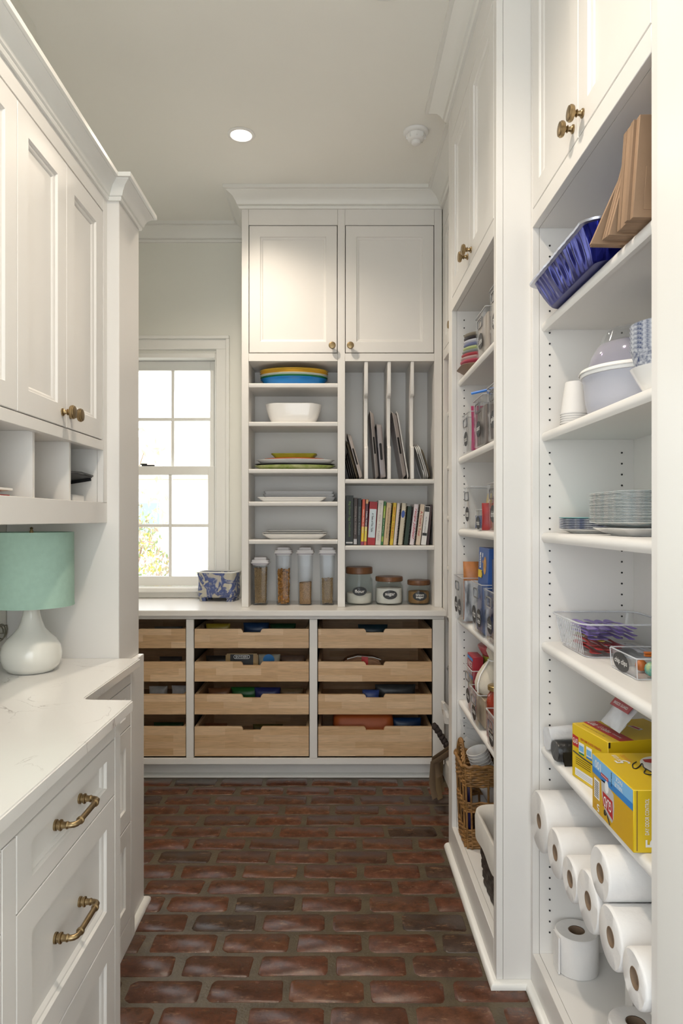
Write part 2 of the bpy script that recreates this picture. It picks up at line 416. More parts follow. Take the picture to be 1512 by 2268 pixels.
def sash(zlo, zhi, gz0, gz1, w0, gx1, name):
    t = .035; gx0 = gx1-.683
    L, R = WX0+.0215, WX1-.0215
    s = wb(name, L, gx0, zlo, zhi, w0, w0+t); s.name = name
    wb('stile', gx1, R, zlo, zhi, w0, w0+t, par=s); wb('rail', gx0, gx1, zlo, gz0, w0, w0+t, par=s); wb('rail', gx0, gx1, gz1, zhi, w0, w0+t, par=s)
    pw = (gx1-gx0-2*.018)/3; zm = (gz0+gz1)/2
    for i in (1, 2): wb('muntin', gx0+i*pw+(i-1)*.018, gx0+i*(pw+.018), gz0, gz1, w0+.006, w0+t-.004, par=s)
    for i in range(3):
        a = gx0+i*(pw+.018)
        wb('muntin', a, a+pw, zm-.009, zm+.009, w0+.006, w0+t-.004, par=s)
        for z0, z1 in ((gz0, zm-.009), (zm+.009, gz1)):
            wb('pane', a, a+pw, z0, z1, w0+.014, w0+.017, PANE, s, 0)
    return s
sash(1.612, 2.287, 1.648, 2.232, -.115, -.758, 'upper_sash')
ls = sash(.944, 1.655, 1.001, 1.604, -.076, -.764, 'lower_sash')
lk = wb('sash_lock', -1.16, -1.085, 1.6555, 1.664, -.07, -.05, BLACK, ls); wb('lock_lever', -1.17, -1.13, 1.6645, 1.672, -.065, -.055, BLACK, ls)

# ---- crown mouldings, base mouldings
def crown_prof(top, h, d):
    s = [(0, -1), (.13, -1), (.19, -.9), (.16, -.84), (.26, -.80), (.34, -.62), (.5, -.42), (.74, -.28), (.83, -.24), (.83, -.2), (1, -.19), (1, 0), (0, 0)]
    return [(a*d, top+b*h) for a, b in s]
struct('trim_1', sweep([(.557, 1.0), (.557, 2.0), (.458, 2.0), (.458, 2.84), (.557, 2.84), (.557, 3.65), (-.498, 3.65), (-.498, YB), (-1.8, YB)],
                       crown_prof(CEIL, .094, .086), 1), TRIMP, smooth=35)
struct('trim_2', sweep([(-.729, .36), (-.729, 2.21), (-.69, 2.21), (-.69, 2.43), (-1.04, 2.43)], crown_prof(2.42, .07, .05), -1), TRIMP, smooth=35)
QR = [(0, 0), (.019, 0), (.019, .006), (.017, .012), (.012, .017), (.006, .0195), (0, .02)]
struct('trim_3', sweep([(.557, 1.0), (.557, 1.995), (.458, 1.995), (.458, 2.84)], QR, 1), TRIMP, smooth=40)
struct('trim_4', sweep([(-.672, 1.72), (-.672, 2.43), (-1.04, 2.43)], QR, -1), TRIMP, smooth=40)
struct('trim_5', plane_box(.551, .872, .86, 1.199, 0, CEIL-.001), TRIMP, bev=.004)

# ================================================================== BACK WALL JOINERY
Yf = 3.545
Fb = Face('back', Yf); s1 = Yf/FPX
def bx(px): return (px-VX)*Yf/FPX
def bz(py): return HC-(py-VY)*Yf/FPX
base = thing('drawer_cabinet', 'off-white base cabinet of pull-out maple trays under the window worktop', 'cabinet', (-.3, Yf, 0))
ZT, ZB = bz(1371.6), bz(1679.8)             # opening top / bottom
ZR = bz(1693.0); ZC = .849                  # bottom of rail, underside of worktop
cols = [(bx(428.6)-.592-.0387, bx(412)), (bx(428.6), bx(685.2)), (bx(702.4), bx(957.9))]
cols[0] = (cols[0][1]-(cols[1][1]-cols[1][0]), cols[0][1])
RE = bx(983.6)
fbox(Fb, 'top_rail', PAINT, base, -1.75, RE, ZT, ZC, -.02, 0)
fbox(Fb, 'bottom_rail', PAINT, base, -1.75, RE, ZR, ZB, -.02, 0)
for a, b in ((-1.75, cols[0][0]), (cols[0][1], cols[1][0]), (cols[1][1], cols[2][0]), (cols[2][1], RE)):
    fbox(Fb, 'stile', PAINT, base, a, b, ZB+.0005, ZT-.0005, -.02, 0)
for a, b in ((cols[0][1]+.014, cols[1][0]-.014), (cols[1][1]+.014, cols[2][0]-.014), (cols[2][1]+.014, RE-.002), (cols[0][0]-.03, cols[0][0]-.014)):
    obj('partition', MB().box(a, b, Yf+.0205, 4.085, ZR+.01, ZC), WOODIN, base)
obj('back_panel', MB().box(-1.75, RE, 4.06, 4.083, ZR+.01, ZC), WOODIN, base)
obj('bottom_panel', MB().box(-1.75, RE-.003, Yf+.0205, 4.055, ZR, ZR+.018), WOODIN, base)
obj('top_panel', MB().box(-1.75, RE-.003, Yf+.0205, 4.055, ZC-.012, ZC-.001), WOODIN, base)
obj('toe_kick', MB().box(-1.75, .54, Yf+.08, Yf+.1, 0, ZR-.001), PAINT, base)
obj('shoe_mould', MB().prism([(Yf+.079, 0), (Yf+.06, 0), (Yf+.06, .01), (Yf+.066, .017), (Yf+.079, .02)], 'x', -1.75, .54), TRIMP, base)
rows = [(1393.5, 1436.0), (1466.7, 1510.0), (1539.0, 1583.0), (1610.7, 1675.7)]
def tray_front(x0, x1, z0, z1, y0, y1):
    c = (x0+x1)/2; hw = .063; d = .0185; n = []
    P = [(x0, z0), (x1, z0), (x1, z1), (c+hw, z1)]
    for i in range(6):                                   # scooped finger notch
        a = i/5*PI/2; P.append((c+hw-.006-.012*math.sin(a)*1.0, z1-d*(1-math.cos(a))**.8 if i else z1))
    P += [(c-hw+.018, z1-d)]
    for i in range(5, -1, -1):
        a = i/5*PI/2; P.append((c-hw+.006+.012*math.sin(a), z1-d*(1-math.cos(a))**.8 if i else z1))
    P += [(c-hw, z1), (x0, z1)]
    Q = []
    for p in P:
        if not Q or abs(p[0]-Q[-1][0])+abs(p[1]-Q[-1][1]) > 1e-5: Q.append(p)
    return MB().prism(Q, 'y', y0, y1)
TRAYS = {}
for ci, (a, b) in enumerate(cols):
    for ri, (p0, p1) in enumerate(rows):
        z1, z0 = bz(p0), bz(p1)
        d = obj('drawer', tray_front(a+.004, b-.004, z0, z1, Yf+.006, Yf+.024), MAPLE, base, smooth=30)
        m = MB(); x0, x1, y1 = a+.004, b-.004, 4.04
        m.box(x0, x0+.014, Yf+.0245, y1, z0+.004, z1); m.box(x1-.014, x1, Yf+.0245, y1, z0+.004, z1)
        m.box(x0+.0145, x1-.0145, y1-.014, y1, z0+.004, z1); m.box(x0+.0145, x1-.0145, Yf+.0245, y1-.0145, z0+.006, z0+.014)
        obj('drawer_box', m, MAPLE, d)
        TRAYS[ci, ri] = (x0+.015, x1-.015, z0+.014, z1)
# worktop
wt = MB(); wt.box(-1.79, .555, Yf-.03, YB-.001, ZC+.0005, .878)
tag(obj('worktop', wt, COUNT2, None, bev=.003, seg=2), 'long off-white worktop running below the window along the back', 'worktop')

# ---- upper shelving cabinet on the worktop
Yu = 3.65
Fu = Face('back', Yu)
def ux(px): return (px-VX)*Yu/FPX
def uz(py): return HC-(py-VY)*Yu/FPX
up = thing('shelf_cabinet', 'tall off-white cabinet of open shelves and two doors standing on the back worktop', 'cabinet', (.02, Yu, .8785))
UL, UR = ux(535), .5535
LA, LB, RA, RB = ux(550.3), ux(747.5), ux(763.7), ux(961.4)
UZ0 = .8785; UBK = 3.93
ZO = uz(800); ZD0 = uz(782.5); ZD1 = uz(498.5)
UT = CEIL-.002
for a, b in ((UL, LA), (LB, RA), (RB, UR)):
    fbox(Fu, 'stile', PAINT, up, a, b, UZ0, UT, -.02, 0)
for a, b in ((LA, LB), (RA, RB)):
    fbox(Fu, 'rail', PAINT, up, a+.0003, b-.0003, ZO, ZD0, -.02, 0); fbox(Fu, 'top_rail', PAINT, up, a+.0003, b-.0003, ZD1, UT, -.02, 0)
obj('side_panel', MB().box(UL, LA, Yu+.0205, YB-.001, UZ0, UT), PAINT, up)
obj('side_panel', MB().box(RB, UR, Yu+.0205, YB-.001, UZ0, UT), PAINT, up)
obj('partition', MB().box(LB, RA, Yu+.0205, UBK, UZ0, UT), PAINT, up)
obj('back_panel', MB().box(LA+.0005, RB-.0005, UBK+.0005, UBK+.016, UZ0, UT), PAINT, up)
for a, b in ((LA, LB), (RA, RB)):
    obj('cabinet_floor', MB().box(a+.0005, b-.0005, Yu+.0205, UBK, ZO, ZD0-.002), PAINT, up)
dl = shaker(Fu, up, LA+.0036, LB-.0036, ZD0+.004, ZD1-.004, fr=.058); knob(Fu, dl, ux(735.5), uz(767.5))
dr = shaker(Fu, up, RA+.0036, RB-.0036, ZD0+.004, ZD1-.004, fr=.058); knob(Fu, dr, ux(775.5), uz(767.5))
def shelf_prof_back(z1, t=.022): return [(Yu+.004, z1-t+.004), (Yu+.006, z1-t), (UBK, z1-t), (UBK, z1), (Yu+.008, z1), (Yu+.004, z1-.004)]
LSH = {}
for n_, py in enumerate((848.3, 934.0, 1038.5, 1111.0, 1195.5)):
    z1 = uz(py)
    obj('shelf', MB().prism(shelf_prof_back(z1), 'x', LA+.0005, LB-.0005), PAINT, up); LSH[n_] = z1
z1 = uz(1061.0); obj('shelf', MB().prism(shelf_prof_back(z1), 'x', RA+.0005, RB-.0005), PAINT, up); RTR = z1
z1 = uz(1208.6); obj('shelf', MB().prism(shelf_prof_back(z1), 'x', RA+.0005, RB-.0005), PAINT, up); RBK = z1
DIVX = []
for p0, p1 in ((806.8, 814.8), (858, 865.6), (909.4, 916.8)):
    a, b = ux(p0), ux(p1); zt, zb = ZO-.0005, RTR+.0005
    za, zc = uz(872), uz(990)
    prof = [(Yu+.006, zb), (UBK, zb), (UBK, zt), (Yu+.006, zt), (Yu+.006, za+.006), (Yu+.014, za-.008), (Yu+.05, za-.016), (Yu+.05, zc+.012), (Yu+.014, zc+.005), (Yu+.006, zc-.004)]
    obj('divider', MB().prism(prof, 'x', a, b), PAINT, up, bev=.0015); DIVX.append((a, b))

# ================================================================== RIGHT-HAND SHELVING
def shelf_unit(name, label, X, y0, y1, ya, yb, zs, ztop, zbase, step_side=False, doors=True, full=True, mid=None, xs=.025):
    t = thing(name, label, 'cabinet', (X, (y0+y1)/2, 0)); F = Face('right', X); XB = .845
    fbox(F, 'stile', PAINT, t, y0, ya, 0, CEIL-.002, -.02, 0); fbox(F, 'stile', PAINT, t, yb, y1, 0, CEIL-.002, -.02, 0)
    fbox(F, 'base_rail', PAINT, t, ya+.0003, yb-.0003, 0, zbase, -.02, 0)
    fbox(F, 'middle_rail', PAINT, t, ya+.0003, yb-.0003, ztop, ztop+.05, -.02, 0)
    fbox(F, 'top_rail', PAINT, t, ya+.0003, yb-.0003, 2.86, CEIL-.002, -.02, 0)
    obj('side_panel', MB().box(X+.0205, .871, y0+.0003, ya, 0, CEIL-.002), PAINT, t)
    obj('side_panel', MB().box(X+.0205, .871, yb, y1-.0003, 0, CEIL-.002), PAINT, t)
    obj('back_panel', MB().box(XB, XB+.012, ya+.0005, yb-.0005, 0, CEIL-.002), PAINT, t)
    obj('base_shelf', MB().box(X+.0205, XB-.0005, ya+.0005, yb-.0005, zbase-.02, zbase), SHELFP, t)
    obj('top_panel', MB().box(X+.0205, XB-.0005, ya+.0005, yb-.0005, ztop, ztop+.018), PAINT, t)
    for z in zs:
        f = X+xs; T = .021
        prof = [(f+.006, z-T-.006), (f+.018, z-T-.006), (f+.022, z-T), (XB-.001, z-T), (XB-.001, z), (f+.012, z), (f+.005, z-.0025), (f+.0012, z-.008), (f, z-.014), (f+.0015, z-.021)]
        obj('shelf', MB().prism(prof, 'y', ya+.001, yb-.001), SHELFP, t, smooth=50)
    # rows of shelf-pin holes on the far side panel (dark bores) and on the near one
    mb = MB()
    for xh in (X+.049, X+.254):
        if xh > XB-.01: continue
        k = 0; z = zbase+.06
        while z < ztop-.02:
            if all(not (s-.03 < z < s+.006) for s in zs):
                mb.lathe([(.0027, -.0004), (.0027, .0015)], 8, (xh, yb-.0011, z), 'y')
                mb.lathe([(.0027, -.0015), (.0027, .0004)], 8, (xh, ya+.0011, z), 'y')
            z += .031
    tag(obj('pin_holes', mb, DARK, t), kind='stuff')
    if doors:
        m_ = mid if mid else (ya+yb)/2
        d1 = shaker(F, t, ya+.003, m_-.0015, ztop+.053, 2.857, fr=.06); d2 = shaker(F, t, m_+.0015, yb-.003, ztop+.053, 2.857, fr=.06)
        knob(F, d1, m_-.032, ztop+.09); knob(F, d2, m_+.032, ztop+.09)
    return t
ZS_N = [1.90, 1.588, 1.302, .992, .696, .44]
ZS_F = [1.894, 1.587, 1.302, .952, .625]
XN, XF = .557, .458
shelf_unit('pantry_shelves', 'white pantry shelving with doors above, holding paper goods and bin bags', XN, 1.2, 1.9945, 1.231, 1.978, ZS_N, 2.168, .105)
shelf_unit('pantry_shelves', 'protruding white pantry shelving with snack bins and a wicker basket', XF, 1.9955, 2.84, 2.027, 2.764, ZS_F, 2.166, .118)
shelf_unit('pantry_shelves', 'white pantry shelving tucked in the corner beside the back worktop', XN, 2.8405, 3.655, 2.88, 3.615, [1.90, 1.62, 1.36, 1.10, .84, .58], 2.168, .105, xs=.015)

# ================================================================== LEFT-HAND JOINERY
XU = -.729
FU = Face('left', XU)
lu = thing('wall_cabinet', 'white wall cabinet with two doors above a row of mail cubbies', 'cabinet', (XU, 1.3, 1.328))
LY1 = 2.2095; LYO = 2.176; ZL0 = 1.328; ZO0, ZO1, ZLD0, ZLD1, ZLT = 1.392, 1.555, 1.588, 2.30, 2.353
LY0 = .40
fbox(FU, 'bottom_rail', PAINT, lu, LY0, LY1, ZL0, ZO0, -.02, 0)
fbox(FU, 'middle_rail', PAINT, lu, LY0, LYO, ZO1, ZLD0-.003, -.02, 0)
fbox(FU, 'stile', PAINT, lu, LYO, LY1, ZO0+.0003, ZLT, -.02, 0)
fbox(FU, 'top_rail', PAINT, lu, LY0, LYO-.0003, ZLD1+.003, ZLT, -.02, 0)
obj('bottom_panel', MB().box(-1.048, XU-.0205, LY0, LY1, ZL0+.02, ZO0-.002), PAINT, lu)
obj('cubby_top', MB().box(-1.048, XU-.0205, LY0, LYO, ZO1+.004, ZO1+.018), PAINT, lu)
obj('top_panel', MB().box(-1.048, XU-.0205, LY0, LY1, ZLT-.02, ZLT), PAINT, lu)
obj('back_panel', MB().box(-1.049, -1.042, LY0, LYO, ZO0, ZO1), PAINT, lu)
obj('side_panel', MB().box(-1.048, XU-.0205, LYO+.0005, LY1, ZO0, ZLT-.021), PAINT, lu)
CUB = [1.957, 1.722, 1.487, 1.252, 1.017, .782, .547]
for y in CUB: obj('cubby_divider', MB().box(-1.041, XU-.021, y-.006, y+.006, ZO0-.0015, ZO1+.0035), PAINT, lu)
# doors: widths read from the photo
dA0, dA1, dB0, dB1 = 1.869, 2.166, 1.555, 1.866
yk = atX(139, 917, XU)[1]
shk = []
for a, b in ((1.8795, 2.168), (1.590, 1.8765), (1.300, 1.587), (1.01, 1.297), (.72, 1.007), (.43, .717)):
    shk.append(shaker(FU, lu, a, b, ZLD0, ZLD1, fr=.058))
for y in (1.297+.003, .7185):
    pass
knob(FU, shk[0], 1.905, 1.625); knob(FU, shk[1], 1.850, 1.625)
knob(FU, shk[2], 1.325, 1.625); knob(FU, shk[3], 1.272, 1.625)
# tall end panel with pilaster
ep = thing('end_panel', 'tall white end panel with pilaster closing the lamp counter', 'panel', (-.69, 2.32, 0))
obj('upper_panel', MB().box(-1.049, -.6905, 2.2105, 2.4295, .8708, 2.352), PAINT, ep, bev=.002)
obj('lower_panel', MB().box(-1.049, -.6725, 2.245, 2.4295, 0, .8705), PAINT, ep, bev=.002)

# ---- quartz counter with a stepped front
HCN = .898; TCN = .027
ctr_poly = [(-1.0495, .35), (-.497, .35), (-.497, 1.701), (-.600, 1.706), (-.612, 1.709), (-.620, 1.716), (-.6235, 1.728), (-.6235, 2.2095), (-1.0495, 2.2095)]
cm = MB().prism(ctr_poly, 'z', HCN-TCN, HCN)
tag(obj('countertop', cm, QUARTZ, None, bev=.003, seg=2), 'veined white quartz countertop with a stepped front edge under the lamp', 'countertop')
# near base cabinet
XB1 = -.525
FB1 = Face('left', XB1)
lb = thing('base_cabinet', 'off-white drawer cabinet with long brass pulls under the quartz countertop', 'cabinet', (XB1, 1.0, 0))
DY = [(1.142, 1.647), (.555, 1.09)]
fbox(FB1, 'stile', PAINT, lb, 1.6495, 1.69, 0, HCN-TCN-.001, -.02, 0)
fbox(FB1, 'stile', PAINT, lb, 1.0925, 1.1395, .08, .8195, -.02, 0); fbox(FB1, 'stile', PAINT, lb, .40, .5525, .08, .8195, -.02, 0)
fbox(FB1, 'top_rail', PAINT, lb, .40, 1.6493, .822, HCN-TCN-.001, -.02, 0)
fbox(FB1, 'base_rail', PAINT, lb, .40, 1.6493, 0, .0795, -.02, 0)
obj('side_panel', MB().box(-1.048, XB1-.0205, 1.668, 1.689, 0, HCN-TCN-.001), PAINT, lb)
obj('gap_shade_block', MB().box(-1.048, XB1-.03, .4, 1.667, .02, HCN-TCN-.001), DARK, lb)  # near-black filler behind the drawers, shade of their gaps put into its colour
for a, b in DY:
    for z0, z1, hz in ((.6905, .8195, .756), (.3855, .6875, .5405), (.0825, .3825, .235)):
        d = shaker(FB1, lb, a, b, z0, z1, name='drawer', fr=.059, frv=.034 if hz > .7 else .058)
        c = (a+b)/2-.004; pull(FB1, d, c-.063, c+.063, hz, -.0124)
# recessed base cabinet
XB2 = -.651
FB2 = Face('left', XB2)
l2 = thing('base_cabinet', 'recessed off-white cabinet with flat panel drawers below the stepped-back countertop', 'cabinet', (XB2, 1.97, 0))
fbox(FB2, 'stile', PAINT, l2, 2.205, 2.2445, 0, HCN-TCN-.001, -.02, 0); fbox(FB2, 'stile', PAINT, l2, 1.6905, 1.745, 0, HCN-TCN-.001, -.02, 0)
fbox(FB2, 'top_rail', PAINT, l2, 1.7453, 2.2047, .822, HCN-TCN-.001, -.02, 0); fbox(FB2, 'base_rail', PAINT, l2, 1.7453, 2.2047, 0, .0795, -.02, 0)
obj('gap_shade_block', MB().box(-1.048, XB2-.025, 1.70, 2.24, .02, HCN-TCN-.001), DARK, l2)  # same near-black filler, standing in for shade behind these drawers
for z0, z1 in ((.6905, .8195), (.3855, .6875), (.0825, .3825)):
    shaker(FB2, l2, 1.7475, 2.2025, z0, z1, name='drawer', fr=.055, frv=.034 if z0 > .6 else .055)
# ================================================================== SMALL-THING HELPERS
def col(name, c, r=.5, **k): return MATS.get(name) or mat(name, c, r, **k)
def oval_dish(a, b, h, th=.003, rb=.8, n=48, lip=.006):
    """round or oval platter: outer shell, rolled lip, inner shell"""
    pr = [(rb*.98, 0), (rb, .0015), ((rb+1)/2+.02, h*.35), (1-.02, h*.85), (1, h), (1+lip/a, h+.0005), (1+lip/a, h+.0025), (1-.004, h+.003), ((rb+1)/2-.005, h*.35+th+.001), (rb-.02, th+.001), (.02, th)]
    rs = []
    for k, z in pr:
        rs.append([(a*k*math.cos(2*PI*i/n), b*k*math.sin(2*PI*i/n), z) for i in range(n)])
    return MB().rings(rs)
def rect_dish(w0, d0, w1, d1, h, r=.02, th=.004, n=5, lip=0.0, bulge=1.0):
    """rectangular dish, base w0 x d0 flaring to w1 x d1"""
    def R(w, d, z, rr): return [(x, y, z) for x, y in rr_poly(-w/2, w/2, -d/2, d/2, min(rr, w/2-.001, d/2-.001), n)]
    L = [R(w0-.006, d0-.006, 0, r), R(w0, d0, .003, r)]
    for k in ((.35, .7) if bulge == 1 else (.06, .14, .25, .4, .6, .8)): L.append(R(w0+(w1-w0)*k**bulge, d0+(d1-d0)*k**bulge, h*k, r*(1+.25*k)))
    L.append(R(w1, d1, h-.002, r*1.3))
    if lip: L += [R(w1+2*lip, d1+2*lip, h-.0015, r*1.3+lip), R(w1+2*lip, d1+2*lip, h, r*1.3+lip)]
    L += [R(w1-th, d1-th, h, r*1.3), R(w1-2*th, d1-2*th, h-.002, r*1.25), R(w0-2*th, d0-2*th, th+.003, r*.9), R(w0-3*th, d0-3*th, th, r*.8)]
    return MB().rings(L)
def copies(o, n, f):
    """n copies of a one-mesh thing; f(i, copy) places each"""
    out = [o]
    for i in range(n):
        c = o.copy(); COL.objects.link(c); f(i+1, c); out.append(c)
    return out
def oval_pts(a, b, n=28): return [(a*math.cos(2*PI*i/n), b*math.sin(2*PI*i/n)) for i in range(n)]
LABELB = col('chalk_label', (.022, .022, .024), .5)
CHALK = col('chalk_ink', (.75, .75, .74), .6)
def label_on(parent, frame, a, b, text, m=LABELB, shear=.15, fit=.78):
    """black oval sticker with white handwriting, as raised geometry; frame(u, v, t)"""
    P = oval_pts(a, b)
    l = obj('label', MB().rings([[frame(u, v, 0) for u, v in P], [frame(u, v, .0006) for u, v in P]]), m, parent, local=True)
    lines = text.split('\n'); nl = len(lines)
    for i, s in enumerate(lines):
        hh = 2*b*(.36 if nl == 1 else .26); cy = 0 if nl == 1 else b*(.34-.68*i)
        obj('lettering', text_mb(s, 2*a*fit*(1 if nl == 1 else .82), hh, lambda u, v, t: frame(u, v+cy, t+.0004), shear), CHALK, l, local=True, smooth=0)
    return l
EDGE = mat('acrylic_edge', (.66, .67, .69), .1, trans=.3); EDGED = mat('acrylic_edge_dark', (.16, .16, .17), .12, coat=.4)
EDGEC = clear_mat('plastic_edge', (.93, .94, .95), .8, .08, haze=.42)
CLEAR = clear_mat('clear_plastic', (.965, .97, .975), .35, .05)
ACRYL = clear_mat('acrylic', (.955, .96, .965), .5, .06)
GLASS = clear_mat('jar_glass', (.95, .965, .96), .3, .03)
FILM = clear_mat('plastic_film', (.90, .91, .92), .6, .15, haze=.03)
HAZE = clear_mat('frosted_plastic', (.85, .85, .93), .3, .25, haze=.42)

# ================================================================== BACK CABINET, LEFT SHELVES
XL = (LA+LB)/2; YM = 3.795
z = LSH[0]+.0005; gp = 'nested platters on the top shelf'
for i, (nm, c, lab) in enumerate((('blue', (.012, .20, .55), 'bright blue oval plastic platter at the bottom of the nested stack'), ('green', (.02, .22, .06), 'dark green rimmed platter nested right above the blue one'),
                                  ('white', (.78, .78, .72), 'white platter in the middle of the nested plastic platters'), ('amber', (.75, .40, .02), 'amber yellow platter nested above the white one'),
                                  ('golden', (.78, .50, .05), 'golden yellow platter on top of the nested platters'))):
    hh = .040 if i == 0 else .034
    zz = z if i == 0 else z+.0118*i+.004
    solo('platter', oval_dish(.176+.0012*i, .118, hh, rb=.86 if i == 0 else .80), col('plastic_'+nm, c, .28), lab, 'platter', (XL-.004, YM, zz), group=gp, smooth=45)
solo('serving_bowl', rect_dish(.20, .12, .304, .19, .105, .05, .006, 6, bulge=.45), WHITE, 'deep white rectangular ceramic serving bowl alone on its shelf', 'bowl', (XL-.005, 3.785, LSH[1]+.0005), smooth=50)
z = LSH[2]+.0005; gp = 'mixed platters stacked on the middle shelf'
GRNP = col('green_spotted', (.23, .32, .05), .3, col2=(.55, .58, .30), scale=26)
solo('platter', oval_dish(.216, .118, .022, rb=.70), GRNP, 'long olive green platter with pale spots at the bottom of its stack', 'platter', (XL, YM, z), group=gp, smooth=45)
solo('platter', oval_dish(.212, .117, .020, rb=.72), col('charcoal_glaze', (.04, .04, .045), .25), 'charcoal glazed platter between the spotted green and the white one', 'platter', (XL+.001, YM, z+.0120), group=gp, smooth=45)
solo('platter', oval_dish(.207, .112, .030, rb=.74), WHITE, 'wide white oval platter under the orange plate', 'platter', (XL+.004, YM, z+.0240), group=gp, smooth=45)
solo('plate', oval_dish(.158, .10, .016, rb=.66), col('orange_glaze', (.60, .10, .015), .3), 'orange plate between the white platter and the lime dish', 'plate', (XL-.002, YM, z+.0445), group=gp, smooth=45)
solo('baking_dish', rect_dish(.175, .11, .248, .15, .037, .02, .004), col('lime_glaze', (.36, .44, .05), .25, var=.15, scale=20), 'lime green rectangular dish on top of the stacked platters', 'dish', (XL-.002, YM, z+.0520), group=gp)
z = LSH[3]+.0005
solo('serving_tray', rect_dish(.31, .07, .365, .098, .024, .012, .004), WHITE, 'single white tray with sloping sides in front of the stacked trays', 'tray', (XL-.008, 3.713, z))
zz = z
for i, lab in enumerate(('lowest of three pale trays stacked behind the single white tray', 'middle of three pale trays stacked behind the single white tray', 'topmost of three pale trays stacked behind the single white tray')):
    solo('serving_tray', rect_dish(.37-.005*i, .11, .40-.008*i, .13, .028, .012, .004), col('pale_grey_glaze', (.62, .63, .66), .2), lab, 'tray', (XL+.022, 3.852, zz), group='pale trays stacked at the back'); zz += .0165
z = LSH[4]+.0005
for i, (w, h, dz, lab) in enumerate(((.345, .028, 0, 'lowest and deepest of three white rectangular platters in a stack'), (.352, .016, .0215, 'middle of three white rectangular platters in a stack'),
                                     (.302, .014, .033, 'smallest white rectangular platter on top of its stack of three'))):
    solo('serving_platter', rect_dish(w*(.80 if i == 0 else .86), .12, w, .165, h, .015, .004), WHITE, lab, 'platter', (XL+.002, 3.79, z+dz), group='white rectangular platters in a stack')

